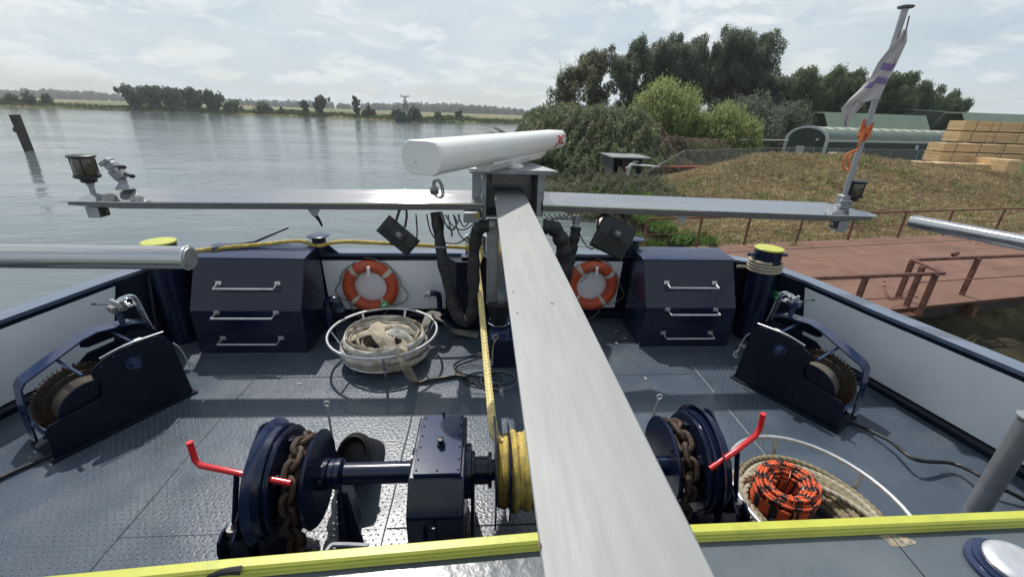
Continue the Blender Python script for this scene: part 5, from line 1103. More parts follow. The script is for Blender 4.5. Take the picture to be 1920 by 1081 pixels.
    m = MB(); zz = [.02, .03, .08, .12, .07, .12, .08, .02]; m.tube([at(px, py, z) for (px, py), z in zip([(1588, 788), (1620, 802), (1668, 826), (1715, 860), (1785, 868), (1835, 890), (1885, 918), (1950, 950)], zz)], .016, 8, smooth=6, strands=6, amp=.2, twist=100); tag(obj('deck_hose', m, rubber, origin=(3.2, 2.7, 0)), 'black ribbed hose snaking over the deck from the right winch', 'hose')
hoses()

# ------------------------------------------------------------------ silver rail pipes
def rails():
    a = atY(350, 483, 2.1); t = thing('rail_pipe', 'thick horizontal silver pipe with a welded flat end on the left', 'pipe', a)
    m = MB(); m.cyl(a + V((.01, 0, 0)), V((-3.9, 2.12, a.z - .01)), .058, seg=32); obj('pipe', m, alux, t)
    m = MB(); m.cyl(a + V((.008, 0, 0)), a + V((.022, 0, 0)), .054, .05, seg=32); obj('end_disc', m, alug, t)
    m = MB(); m.tube([a + V((.008, math.cos(q) * .055, math.sin(q) * .055)) for q in np.linspace(0, 2 * PI, 41)[:-1]], .006, 5, closed=True, rfun=lambda q: 1 + .35 * math.sin(q * 160)); obj('weld_bead', m, steel, t)
    m = MB(); m.cyl((-3.6, 2.12, .75), (-3.6, 2.12, a.z), .03, seg=12); obj('support_post', m, alug, t)
    p0 = atY(1712, 415, 3.42); p1 = at(1935, 458, 1.775); d = (p1 - p0).normalized(); t = thing('rail_pipe', 'silver pipe entering from the right edge above the bulwark', 'pipe', p0)
    m = MB(); m.cyl(p0, p0 + d * 2.2, .053, seg=28); obj('pipe', m, alux, t)
    m = MB(); m.cyl(p0 - d * .006, p0 + d * .002, .050, seg=28); obj('end_disc', m, alug, t)
    q = p0 + d * 1.9; m = MB(); m.cyl((q.x, q.y, .8), q, .03, seg=12); obj('support_post', m, alug, t)
    b = V((3.50, 1.98, 0)); t = thing('standing_post', 'upright round silver post with a small cap by the right bulwark', 'post', b)
    m = MB(); m.cyl(b, b + Z * .79, .062, seg=32); obj('tube', m, alug, t)
    m = MB(); m.lathe(b + Z * .79, [(.02, 0), (.02, .02), (.075, .022), (.075, .03)], seg=20); obj('top_plate', m, alug, t)
    c = at(1912, 1062, 1.06); t = thing('mushroom_vent', 'round steel vent cap on a blue collar at the lower right corner', 'vent', (c.x, c.y, 1.0))
    m = MB(); m.lathe((c.x, c.y, 1.019), [(.135, 0), (.135, .014), (.118, .020), (.118, .03)], seg=40); obj('collar', m, navytop, t)
    m = MB(); m.lathe((c.x, c.y, 1.045), [(.088, 0), (.096, .010), (.099, .024), (.090, .034), (.055, .038), (.0, .039)], seg=40); obj('cap', m, steel, t, angle=50)
rails()

# ------------------------------------------------------------------ bollards, bitts, rope over the bow
def bollards():
    for (c, lb, rope) in [(V((-3.36, 4.52, .0)), 'left bollard with a yellow green top at the bow corner', False), (V((3.34, 4.57, .0)), 'right bollard with a yellow green top and rope turns', True)]:
        t = thing('bollard', lb, 'bollard', c, 'yellow topped bollards at the bow corners')
        m = MB(); m.cyl(c, c + Z * 1.13, .148, seg=36); obj('tube', m, navy, t)
        m = MB(); m.lathe(c + Z * 1.13, [(.150, 0), (.155, .004), (.155, .018), (.150, .022), (.0, .022)], seg=36); obj('yellow_lid', m, yellow, t)
        m = MB(); m.cyl(c + Z * 1.065 - X * .235, c + Z * 1.065 + X * .235, .021, seg=14); obj('cross_pin', m, navytop, t)
        if rope:
            m = MB(); pts = []
            for k in range(74): a = k / 73 * 2 * PI * 3.3; pts.append(c + V((math.cos(a + 2.6) * .172, math.sin(a + 2.6) * .172, .86 + .022 + .036 * a / (2 * PI))))
            e = pts[0]; pts = [e + V((-.12, .02, .0))] + pts; m.tube(pts, .019, 12, strands=3, amp=.22, twist=70); tag(obj('mooring_rope', m, beigew, origin=c + Z * .88), 'pale rope wound three turns round the right bollard', 'rope')
    for (c, lb) in [(V((-1.88, 4.90, .92)), 'flared black bitt standing on the left bow rim'), (V((1.86, 4.96, .92)), 'flared bitt on the right bow rim beside the floodlight')]:
        t = thing('rail_bitt', lb, 'bitt', c, 'flared bitts on the bow rim')
        m = MB(); m.cyl(c, c + Z * .19, .085, .075, seg=24); obj('neck', m, navy, t); m = MB(); m.lathe(c + Z * .19, [(.07, 0), (.125, .012), (.13, .022), (.10, .032), (0, .034)], seg=28); obj('flared_top', m, navytop, t)
        for s in (-1, 1): m = MB(); m.prism([(0, 0), (.13 * s, 0), (0, .12)], c + X * .08 * s, X, Z, Y, -.01, .01); obj('gusset', m, navy, t)
    c = V((-.07, 4.86, .905)); t = thing('rope_roller', 'polished steel rope roller stand on the bow rim behind the hose', 'roller', c)
    for s in (-1, 1): m = MB(); m.cyl(c + X * .075 * s, c + X * .075 * s + Z * .25, .052, seg=20); m.lathe(c + X * .075 * s + Z * .25, [(.05, 0), (.062, .006), (.05, .02), (0, .022)], seg=20); obj('roller', m, chrome, t)
    m = MB(); m.cyl(c + X * -.08 + Z * .11 + Y * -.02, c + X * .09 + Z * .11 - Y * .02, .025, seg=12); m.box(c.x - .17, c.x + .17, c.y - .08, c.y + .08, c.z + .004, c.z + .02); obj('base_frame', m, navytop, t, bevel=.003)
    # yellow rope along the rim
    pts = [V((-3.20, 4.50, 1.0)), atY(385, 468, 4.6), atY(480, 459, 4.72), atY(560, 452, 4.78), V((-1.88, 4.815, 1.03)), atY(640, 453, 4.80), atY(740, 457, 4.78), atY(815, 461, 4.76), atY(868, 464, 4.78), V((.0, 4.80, 1.0))]
    m = MB(); m.tube(pts, .023, 14, smooth=12, strands=4, amp=.28, twist=45, braid=True); tag(obj('mooring_rope', m, yrope, origin=(-1.8, 4.8, .93)), 'yellow braided rope running along the bow rim past the left bitt', 'rope')
    # rope from the bow down to the reel
    pts = [V((.0, 4.78, 1.0)), V((-.03, 4.66, .93)), atY(895, 500, 4.45), atY(900, 545, 4.05), atY(905, 600, 3.65), atY(912, 680, 3.1), atY(919, 750, 2.6), atY(925, 805, 2.2), V((.104, 2.02, .69)), V((.104, 1.98, .705))]
    m = MB(); m.tube(pts, .031, 16, smooth=60, strands=4, amp=.42, twist=34, braid=True); tag(obj('tow_rope', m, yropef, origin=(0, 3, .5)), 'pale yellow braided rope leading from the bow down to the reel', 'rope')
    # boat hook like bar lying on the left locker
    m = MB(); m.tube([V((-2.90, 4.60, 1.05)), V((-2.55, 4.80, 1.07)), V((-2.3, 5.12, 1.16))], .016, 8); tag(obj('steel_bar', m, navytop, origin=(-2.6, 4.8, 1.04)), 'dark blue bar sticking up over the lid of the left locker', 'bar')
bollards()

def pipes():
    c = V((-1.72, 4.47, 0)); t = thing('gooseneck_vent', 'dark gooseneck vent pipe between the left locker and the lifebuoy', 'vent', c)
    m = MB(); m.tube([c, c + Z * .42, c + V((.03, -.0, .50)), c + V((.11, -.02, .50)), c + V((.13, -.02, .43))], .052, 16, smooth=6); obj('pipe', m, navy, t)
    m = MB(); m.cyl(c + V((.13, -.02, .44)), c + V((.13, -.02, .39)), .064, seg=20); obj('mouth', m, navytop, t)
    c = V((-.52, 4.86, 0)); t = thing('hydrant', 'fire hydrant pipe with a silver coupling at the bow bulwark', 'hydrant', c)
    m = MB(); m.tube([c, c + Z * .36, c + V((-.03, -.01, .43)), c + V((-.10, -.02, .44))], .034, 14, smooth=6); obj('pipe', m, navy, t)
    m = MB(); m.lathe(c + V((-.10, -.02, .44)), [(.04, 0), (.055, .005), (.055, .025), (.042, .03), (.042, .05), (.05, .052), (.05, .065)], axis=(-1, -.1, 0), seg=18); obj('coupling', m, steel, t)
    m = MB(); m.tube([c + V((-.15 + .03 * math.cos(a), -.04, .39 + .035 * math.sin(a))) for a in np.linspace(0, 2 * PI, 17)[:-1]], .005, 6, closed=True); obj('chain_ring', m, steel, t)
    for (x, y, h, lean, lb) in [(-1.0, 2.35, .58, (.0, 0), 'thin steel pin with an eye behind the left chain wheel'), (1.12, 2.35, .60, (.05, 0), 'thin steel pin with an eye behind the right chain wheel')]:
        b = V((x, y, .0)); e = b + V((lean[0] * 2, 0, h + .12)); t = thing('eye_pin', lb, 'pin', b, 'eye pins by the chain wheels')
        m = MB(); m.cyl(b, e, .008, seg=8); obj('rod', m, steel, t); m = MB(); m.tube([e + V((.018 * math.cos(a), 0, .018 + .018 * math.sin(a))) for a in np.linspace(0, 2 * PI, 17)[:-1]], .006, 6, closed=True); obj('eye', m, steel, t)
    # thick rubber chain pipe behind the shaft
    b = V((-.86, 2.62, .0)); e = V((-.86, 2.27, .355)); t = thing('chain_pipe', 'wide black chain pipe opening behind the windlass shaft', 'pipe', b)
    ax = (e - b).normalized(); u = X; w = ax.cross(u)
    def circ(p, r): return [p + u * (r * math.cos(a)) + w * (r * 1.25 * math.sin(a)) for a in np.linspace(0, 2 * PI, 33)[:-1]]
    m = MB(); m.rings([circ(b - ax * .1, .115), circ(b + ax * .28, .115), circ(e - ax * .02, .108), circ(e, .098), circ(e - ax * .02, .080), circ(e - ax * .35, .078)]); obj('pipe', m, rubber, t, angle=60)
    m = MB(); m.rings([circ(e - ax * .10, .116), circ(e - ax * .095, .124), circ(e - ax * .07, .124), circ(e - ax * .065, .112)]); obj('collar', m, rubber, t)
pipes()

# ------------------------------------------------------------------ deck winches
def winch(o, u, out, label, dsk, wound):
    """o = aft lower corner of the inner plate, u = along, out = towards the bulwark"""
    t = thing('side_winch', label, 'winch', o + u * .5 + out * .2, 'blue hydraulic winches beside the bulwark')
    o = V(o); P = lambda s, h, k: o + u * s + Z * h + out * k
    poly = [(-.01, .0), (.95, .0), (.94, .12), (.90, .54), (.87, .63), (.82, .665), (.74, .675), (.53, .665), (.44, .635), (.365, .59), (.345, .55), (.35, .50), (.385, .45)]
    # inner plate with the round bite that shows the drum
    poly += [(.355, .335), (.03, .29), (.0, .25)]
    m = MB(); m.prism(poly, o, u, Z, out, 0, .014); obj('side_plate', m, navyr, t, bevel=.003)
    poly2 = [(.02, .0), (1.0, .0), (.98, .30), (.93, .55), (.86, .61), (.80, .62), (.46, .58), (.36, .50), (.36, .30), (.10, .12)]
    m = MB(); m.prism(poly2, o, u, Z, out, .34, .354); obj('outer_plate', m, navyr, t, bevel=.003)
    m = MB(); m.obox(P(.47, .012, .17), u * .50, Z * .012, out * .20); obj('bed_plate', m, navyr, t, bevel=.003)
    m = MB(); m.obox(P(.485, .006, -.012), u * .49, Z * .006, out * .012); obj('weld_foot', m, weldm, t)
    # bent guard band over gear and drum
    band = [(.00, .03), (.015, .30), (.04, .47), (.075, .52), (.17, .565), (.46, .700), (.56, .725), (.80, .705), (.90, .665), (.945, .58)]
    inn = [(a + .0 * 0, b) for a, b in band]
    th = .014; secs = []
    for i, (a, b) in enumerate(band):
        a0, b0 = band[max(0, i - 1)]; a1, b1 = band[min(len(band) - 1, i + 1)]; d = V((a1 - a0, b1 - b0)).normalized(); nn = V((d.y, -d.x))
        q = [(a, b, .345), (a, b, .49), (a + nn.x * th, b + nn.y * th, .49), (a + nn.x * th, b + nn.y * th, .345)]; secs.append([P(*c) for c in q])
    m = MB(); m.rings(secs); obj('guard_band', m, navytop, t, bevel=.002, angle=20)
    m = MB(); m.prism([(.46, .60), (.47, .69), (.56, .713), (.80, .693), (.88, .655), (.93, .56), (.90, .55), (.84, .60), (.5, .58)], o, u, Z, out, .445, .458); obj('guard_web', m, navyr, t)
    for s, h in [(.30, .57), (.66, .67), (.02, .18)]: m = MB(); m.cyl(P(s, h, .0), P(s, h, .44), .013, seg=10); obj('tie_rod', m, navytop, t)
    # gear wheel with teeth
    gc = (.315, .262); R0, R1, nt_ = .262, .288, 54; outl = []
    for k in range(nt_):
        for f, r in ((0, R0), (.22, R1), (.5, R1), (.72, R0)): a = 2 * PI * (k + f) / nt_; outl.append((gc[0] + r * math.cos(a), gc[1] + r * math.sin(a)))
    m = MB(); m.prism(outl, o, u, Z, out, .27, .32); obj('gear_wheel', m, rustg, t, angle=20)
    ax = out; c = P(.325, .255, 0)
    m = MB(); m.lathe(P(.325, .255, .235), [(.245, 0), (.245, .02), (.225, .024), (.225, .034)], axis=out, seg=48); obj('gear_rim', m, rustg, t)
    m = MB(); prof = [(.175, .05)]
    for k in range(11):
        q = .052 + k * .0165; prof += [(.205 if wound else .19, q), (.205 if wound else .19, q + (.010 if wound else .0165)), (.196 if wound else .19, q + .0125)]
    prof += [(.175, .236)]
    m.lathe(P(.325, .255, 0), prof, axis=out, seg=44); obj('wire_drum', m, mat('wire_drum_steel', (.115, .098, .08), .45, .5, var=.3, vscale=12, bump=.4, bscale=40, stretch=(1, 1, 1)) if wound else mat('bare_drum', (.20, .18, .155), .4, .4, var=.2, vscale=10), t)
    m = MB(); m.lathe(P(.325, .255, .030), [(.232, 0), (.232, .014), (.18, .018)], axis=out, seg=48); obj('drum_flange', m, navyr, t)
    # shaft boss and bolts on the inner plate
    m = MB(); m.lathe(P(.60, .52, .002), [(.052, 0), (.052, .02), (.034, .024), (.032, .085), (.0, .087)], axis=-out, seg=24); obj('shaft_boss', m, navytop, t)
    for s, h in [(.555, .56), (.655, .56), (.64, .48), (.86, .575), (.76, .635), (.50, .63), (.41, .59), (.08, .05), (.5, .05), (.88, .05), (.36, .14)]: m = MB(); m.cyl(P(s, h, 0), P(s, h, -.010), .010, seg=6); obj('bolt', m, navytop, t)
    m = MB(); m.tube([P(.42, .655, -.006), P(.6, .69, -.008), P(.86, .685, -.006)], .006, 6, smooth=4); m.tube([P(.60, .66, .05), P(.66, .675, .02), P(.72, .67, .06), P(.66, .655, .09)], .01, 6, smooth=4); obj('release_rod', m, steel, t)
    # pin with chain and hook at the fore edge
    m = MB(); m.tube([P(.90, .56, -.02), P(.93, .50, -.03), P(.955, .38, -.03), P(.965, .28, -.03)], .0055, 6, smooth=4); m.tube([P(.95, .35, -.04), P(.985, .30, -.04), P(.98, .26, -.04), P(.94, .27, -.04)], .007, 6, smooth=4); obj('locking_pin', m, steel, t)
    # hydraulic valve on top with its lever and bent pipes
    v = thing('control_valve', label.split(' with ')[0].replace('winch', 'winch valve block') + ' carrying a long lever and bent silver pipes', 'valve', P(.72, .72, .36))
    vb = P(.735, .73, .34); m = MB(); m.cyl(vb, vb + Z * .115, .022, seg=12); m.obox(vb + Z * .006, u * .05, out * .04, Z * .006); obj('stand', m, navytop, v)
    m = MB(); m.obox(vb + Z * .145, u * .055, out * .045, Z * .028); m.obox(vb + Z * .178 + u * .02, u * .03, out * .035, Z * .02); m.cyl(vb + Z * .15 - out * .08, vb + Z * .15 + out * .08, .022, seg=12); obj('valve_body', m, steeld if not dsk else navytop, v, bevel=.006)
    m = MB(); 
    for q in (-.05, .0, .05): m.cyl(vb + Z * .17 + out * q, vb + Z * .21 + out * q, .014, seg=8); m.cyl(vb + Z * .15 + u * .05 + out * q, vb + Z * .15 + u * .09 + out * q, .013, seg=8)
    obj('fitting', m, steel, v)
    lv = vb + Z * .15 + out * .08; le = lv + out * .20 - u * .06 - Z * .012; m = MB(); m.cyl(lv, le, .0045, seg=8); lo = obj('lever', m, black, v); m = MB(); m.cyl(le - (le - lv).normalized() * .035, le, .008, .011, seg=10); obj('lever_grip', m, black, lo)
    for q, hh in ((-.05, .23), (-.018, .23), (.018, .19), (.05, .19)):
        s = vb + out * q; m = MB(); m.tube([s + Z * .17, s + Z * (hh - .01) + u * .02, s + Z * hh + u * .06, s + Z * hh + u * .10 + Z * 0, s + u * .135 + Z * (hh - .04), s + u * .16 - Z * .02, s + u * .18 - Z * .12], .0075, 8, smooth=5); obj('bent_pipe', m, chrome, v)
a, b = at(108, 862), at(360, 738); u = (b - a).normalized(); winch(a, u, V((-u.y, u.x, 0)), 'left side winch with a wound wire drum and rusty gear', False, True)
a, b = at(1566, 808), at(1382, 712); u = (b - a).normalized(); winch(a, u, V((u.y, -u.x, 0)), 'right side winch with a bare drum and rusty gear', True, False)

# ------------------------------------------------------------------ anchor windlass
WX, WY, WZc = 0, 1.93, .545
def windlass():
    t = thing('anchor_windlass', 'navy blue anchor windlass with central gearbox in the middle of the deck', 'windlass', (.2, WY, 0))
    # gearbox
    m = MB(); m.prism([(2.17, 0), (1.575, 0), (1.57, .595), (1.695, .735), (2.17, .745)], (0, 0, 0), Y, Z, X, -.375, -.085); obj('gearbox', m, navy, t, bevel=.008, angle=25)
    m = MB(); m.prism([(1.700, .7395), (2.155, .7465), (2.153, .769), (1.698, .763)], (0, 0, 0), Y, Z, X, -.350, -.105); cv = obj('cover_plate', m, navytop, t, bevel=.003)
    zc = lambda y: .7625 + (y - 1.70) * .013
    for y in (1.725, 1.80, 1.89, 1.98, 2.06, 2.13):
        for x in (-.335, -.118): m = MB(); m.cyl((x, y, zc(y)), (x, y, zc(y) + .007), .0065, seg=6); obj('bolt', m, navyr, cv)
    m = MB(); m.cyl((-.228, 1.722, zc(1.722)), (-.228, 1.722, zc(1.722) + .007), .0065, seg=6); obj('bolt', m, navyr, cv)
    m = MB(); c = V((-.222, 1.90, zc(1.90))); m.lathe(c, [(.024, 0), (.024, .012), (.013, .016), (.013, .03), (.018, .034), (.018, .048), (0, .05)], seg=16); obj('breather_cap', m, navyr, cv)
    m = MB(); m.box(-.235, -.222, 2.14, 2.18, .76, .80); obj('lifting_lug', m, navy, t, bevel=.003)
    m = MB(); m.box(-.245, -.225, 1.54, 1.573, .05, .56); m.box(-.30, -.17, 1.535, 1.573, .30, .315); obj('front_rib', m, navy, t, bevel=.003); m = MB(); m.tube([(-.29, 1.56, .30), (-.29, 1.53, .38), (-.285, 1.54, .50)], .012, 8); obj('drain_pipe', m, navy, t)
    m = MB(); m.cyl((-.12, 1.60, .625), (-.12, 1.593, .632), .009, seg=8); obj('plug', m, navyr, t)
    # shaft and its couplings
    m = MB(); m.cyl((-.78, WY, WZc), (-.375, WY, WZc), .062, seg=32); m.cyl((-.085, WY, WZc), (1.15, WY, WZc), .058, seg=28); obj('shaft', m, navy, t)
    m = MB(); m.lathe((-.945, WY, WZc), [(.088, 0), (.088, .075), (.072, .08), (.082, .085), (.082, .11), (.078, .113), (.086, .118), (.086, .145), (.078, .15), (.062, .16)], axis=X, seg=32); cp = obj('coupling', m, navy, t)
    for a in (1.9, 2.8): m = MB(); p = V((-.89, WY + .088 * math.cos(a), WZc + .088 * math.sin(a))); m.cyl(p, p + V((0, math.cos(a), math.sin(a))) * .008, .008, seg=6); obj('set_screw', m, steeld, cp)
    m = MB(); m.lathe((-.085, WY, WZc), [(.15, .0), (.15, .03), (.11, .035), (.11, .05), (.078, .055), (.078, .125), (.10, .13), (.10, .15), (.06, .152)], axis=X, seg=36); obj('reel_coupling', m, navy, t)
    m = MB(); m.lathe((-.395, WY, WZc), [(.13, 0), (.13, .02)], axis=X, seg=28); obj('gearbox_flange', m, navy, t)
    m = MB(); m.prism([(WY - .20, 0), (WY + .2, 0), (WY + .12, WZc), (WY + .05, WZc + .09), (WY - .05, WZc + .09), (WY - .12, WZc)], (0, 0, 0), Y, Z, X, -.055, -.035); obj('bearing_plate', m, navy, t, bevel=.003)
    # rope reel
    m = MB()
    for x, r in ((.078, .315), (.158, .275), (.62, .30)):
        m = MB(); m.lathe((x, 1.97, .50), [(r, 0), (r + .004, .004), (r, .010), (r - .015, .008)], axis=X, seg=72); obj('reel_flange', m, navy, t, angle=30)
    m = MB(); m.cyl((.09, 1.97, .50), (.62, 1.97, .50), .12, seg=28); obj('reel_barrel', m, navy, t)
    m = MB(); m.prism([(WY - .22, 0), (WY + .2, 0), (WY + .1, WZc), (WY - .1, WZc)], (0, 0, 0), Y, Z, X, .66, .68); obj('bearing_plate', m, navy, t)
    rp = thing('reel_rope', 'yellow braided rope wound on the windlass reel', 'rope', (.3, WY, WZc - .3), None)
    for x0, n_, R in ((.112, 2, .245), (.135, 1, .262)):
        pass
    rc = V((0, 1.97, .50))
    def turn(x, R, r=.024, ph=0.0):
        m = MB(); m.tube([rc + V((x + .008 * math.sin(a * .5 + ph), math.cos(a) * R, math.sin(a) * R)) for a in np.linspace(0, 2 * PI, 65)[:-1]], r, 12, closed=True, strands=4, amp=.30, twist=round(46 * 1) * 1.0, braid=True); obj('rope_turn', m, yrope, rp)
    for k, x in enumerate((.104, .136)): turn(x, .185 + .006 * (k % 2), .023, k)
    for k, x in enumerate(np.arange(.190, .60, .045)): turn(x, .205 - .010 * (k % 3 == 1) + .008 * (k % 4 == 0), .026, k * 1.7)
    # the chain wheels, both sides
    for sg, xd, yc in ((-1, -.93, 1.93), (1, 1.13, 2.0)):
        s = sg; X_ = V((s, 0, 0)); zc = .52; K = V((0, yc, zc)); at3 = lambda dx, a, r: V((xd + s * dx, yc + r * math.cos(a), zc + r * math.sin(a)))
        m = MB(); m.lathe((xd, yc, zc), [(.262, -.008), (.27, 0), (.262, .012), (.10, .014)], axis=X_, seg=64); d = obj('chain_wheel_disc', m, navy, t, angle=30)
        m = MB(); p = at3(-.008, 2.1, .20); m.cyl(p, p - X_ * .008, .012, seg=10); obj('bolt', m, navyr, d)
        m = MB(); m.lathe((xd, yc, zc), [(.22, .01), (.16, .04), (.145, .08), (.16, .12), (.24, .15), (.27, .155)], axis=X_, seg=40); obj('chain_wheel', m, navyr, t, angle=30)
        for k in range(6): a = k * PI / 3 + .3; m = MB(); q = V((0, math.cos(a), math.sin(a))); m.obox(at3(.14, a, .20), V((.018, 0, 0)), q * .05, X_.cross(q) * .028); obj('whelp', m, navyr, t, bevel=.006)
        # brake drum with its grooved outer ring and dished face
        x1 = xd + s * .155
        m = MB(); m.lathe((x1, yc, zc), [(.255, .02), (.265, .0), (.292, .0), (.298, .008), (.292, .016), (.282, .02), (.282, .03), (.300, .034), (.306, .04), (.306, .12), (.298, .13), (.25, .145), (.12, .15)], axis=X_, seg=64, cap=False); m.lathe((x1, yc, zc), [(.262, .0), (.20, .03), (.08, .035)], axis=X_, seg=48); obj('brake_drum', m, navy, t, angle=30)
        m = MB(); m.tube([V((x1 + s * .085, yc + .314 * math.cos(a), zc + .314 * math.sin(a))) for a in np.linspace(-.3, PI * 1.15, 40)], .01, 4, flat=(.005, .035)); obj('brake_band', m, navytop, t)
        # raked stays and the outboard frame plates that hold the brake spindle
        x2 = x1 + s * .138
        for xx in (x2 - s * .03, x2 + s * .03):
            m = MB(); m.prism([(yc + .20, .76), (yc + .12, .80), (yc - .02, .74), (yc - .27, .50), (yc - .27, .40), (yc - .22, .42), (yc + .02, .65), (yc + .14, .70)], (0, 0, 0), Y, Z, X, min(xx, xx + s * .014), max(xx, xx + s * .014)); obj('raked_stay', m, navy, t, bevel=.003)
        for xx in (x2 + s * .022, x2 + s * .09):
            m = MB(); m.prism([(yc + .16, 0), (yc - .36, 0), (yc - .36, .40), (yc - .34, .45), (yc - .29, .475), (yc - .24, .45), (yc - .16, .34), (yc + .10, .25)], (0, 0, 0), Y, Z, X, min(xx, xx + s * .014), max(xx, xx + s * .014)); obj('frame_plate', m, navy, t, bevel=.003)
        m = MB(); m.prism([(yc + .22, 0), (yc - .24, 0), (yc - .18, .5), (yc - .05, .62), (yc + .08, .62), (yc + .18, .5)], (0, 0, 0), Y, Z, X, x2 - .006, x2 + .008); obj('side_frame', m, navy, t, bevel=.003)
        m = MB(); m.cyl((x2 - s * .02, yc, zc), (x2 + s * .07, yc, zc), .06, seg=28); obj('end_bearing', m, navy, t)
        m = MB(); m.obox((x2 + s * .06, yc - .14, .012), X * .12, Y * .22, Z * .012); obj('foot_plate', m, navy, t)
        bx = x2 + s * .060
        m = MB(); m.cyl((bx, yc - .30, .14), (bx, yc - .255, .48), .013, seg=12); obj('brake_spindle', m, steeld, t)
        m = MB(); m.lathe((bx, yc - .275, .36), [(.024, 0), (.036, .006), (.036, .03), (.026, .034), (.026, .07), (.034, .072), (.034, .10)], axis=(0, .14, .99), seg=16); obj('spindle_nut', m, steeld, t)
        for z in (.18, .36): m = MB(); m.cyl((x2 + s * .104, yc - .32, z), (x2 + s * .122, yc - .32, z), .012, seg=8); obj('bolt', m, navyr, t)
        # red crank handle
        if sg < 0: H = [atY(355, 828, 1.80), atY(366, 862, 1.80), atY(376, 872, 1.79), atY(460, 889, 1.76), atY(545, 905, 1.73)]
        else: H = [atY(1431, 775, 1.86), atY(1426, 800, 1.86), atY(1417, 816, 1.85), atY(1378, 846, 1.80), atY(1331, 878, 1.76)]
        m = MB(); m.tube(H, .0155, 12); obj('brake_handle', m, redp, t, angle=50)
        hp = H[2].lerp(H[4], .40); m = MB(); m.cyl(hp, (bx, yc - .262, .44), .014, seg=12); obj('handle_stem', m, navy, t)
        # support foot between disc and gearbox
        if sg < 0: m = MB(); m.prism([(WY + .18, 0), (WY - .16, 0), (WY - .06, WZc), (WY + .06, WZc)], (0, 0, 0), Y, Z, X, -.80, -.785); m.prism([(-.86, 0), (-.70, 0), (-.76, .46), (-.82, .46)], (0, WY - .06, 0), X, Z, Y, -.006, .006); obj('shaft_support', m, navy, t, bevel=.003)
    return t
windlass()
def link(c, d, w, L, W_, r, parent):
    d = d.normalized(); w = (w - d * w.dot(d)).normalized(); pts = []
    for k in range(7): a = -PI / 2 + PI * k / 6; pts.append(c + d * ((L - W_) / 2 + W_ / 2 * math.cos(a)) + w * (W_ / 2 * math.sin(a)))
    for k in range(7): a = PI / 2 + PI * k / 6; pts.append(c + d * (-(L - W_) / 2 + W_ / 2 * math.cos(a)) + w * (W_ / 2 * math.sin(a)))
    m = MB(); m.tube(pts, r, 8, closed=True, smooth=2); obj('chain_link', m, rustch, parent)
def chains():
    for sg, x, WY, lb in ((-1, -.93 - .078, 1.93, 'rusty anchor chain over the left chain wheel'), (1, 1.13 + .078, 2.0, 'rusty anchor chain over the right chain wheel')):
        t = thing('anchor_chain', lb, 'chain', (x, WY, .1)); zc = .52; R = .215; step = .077; P = []
        s = 0
        a = 2.2
        pts = [V((x, WY + .62, .03)), V((x, WY + .50, .12))] + [V((x, WY + R * math.cos(q), zc + R * math.sin(q))) for q in np.linspace(.25, PI * 1.06, 16)] + [V((x, WY - R - .0, zc - .14)), V((x + sg * .01, WY - R + .01, zc - .30)), V((x, WY - R + .04, .0))]
        L = [0]
        for i in range(1, len(pts)): L.append(L[-1] + (pts[i] - pts[i - 1]).length)
        n = int(L[-1] / step)
        def pos(l):
            i = max(1, next((k for k in range(len(L)) if L[k] >= l), len(L) - 1)); f = (l - L[i - 1]) / max(1e-6, L[i] - L[i - 1]); return pts[i - 1].lerp(pts[i], f)
        for k in range(n):
            l = (k + .5) * step; c = pos(l); d = pos(min(L[-1], l + .03)) - pos(max(0, l - .03)); rad = V((0, c.y - WY, c.z - zc)).normalized()
            w = (X * .8 + rad * .6) if k % 2 else (rad * .8 - X * .6); link(c, d, w, .118, .076, .0165, t)
chains()

# ------------------------------------------------------------------ wire basket with fire hose
def basket(c, R, Rb, h, label, nleg, name='wire_basket', ph=0.0, ell=1.0, rt=.0135, feet=True):
    t = thing(name, label, 'basket', c); c = V(c)
    ringp = lambda r, z, n=48: [c + V((math.cos(a) * r, math.sin(a) * r * ell, z)) for a in np.linspace(0, 2 * PI, n + 1)[:-1]]
    m = MB(); m.tube(ringp(R, h), rt, 10, closed=True); obj('top_ring', m, steel, t, angle=80)
    m = MB(); m.tube(ringp(Rb, .10), rt * .8, 8, closed=True); obj('bottom_ring', m, steel, t, angle=80)
    for k in range(nleg):
        a = ph + 2 * PI * k / nleg; p = c + V((math.cos(a) * R, math.sin(a) * R * ell, h)); q = c + V((math.cos(a) * Rb, math.sin(a) * Rb * ell, .10)); d = (q - p)
        m = MB(); m.tube([p, q, q + d.normalized() * .10], .008, 4, flat=(.004, .013)); obj('leg', m, steel, t)
    for k in range(4): a = k * PI / 4; m = MB(); m.cyl(c + V((math.cos(a) * Rb, math.sin(a) * Rb * ell, .10)), c - V((math.cos(a) * Rb, math.sin(a) * Rb * ell, -.10)), .005, seg=6); obj('floor_rod', m, steel, t)
    return t
BC = V((-1.03, 4.07, 0))
basket(BC, .555, .43, .335, 'round wire basket holding canvas fire hose in front of the lifebuoy', 7, ph=.42)
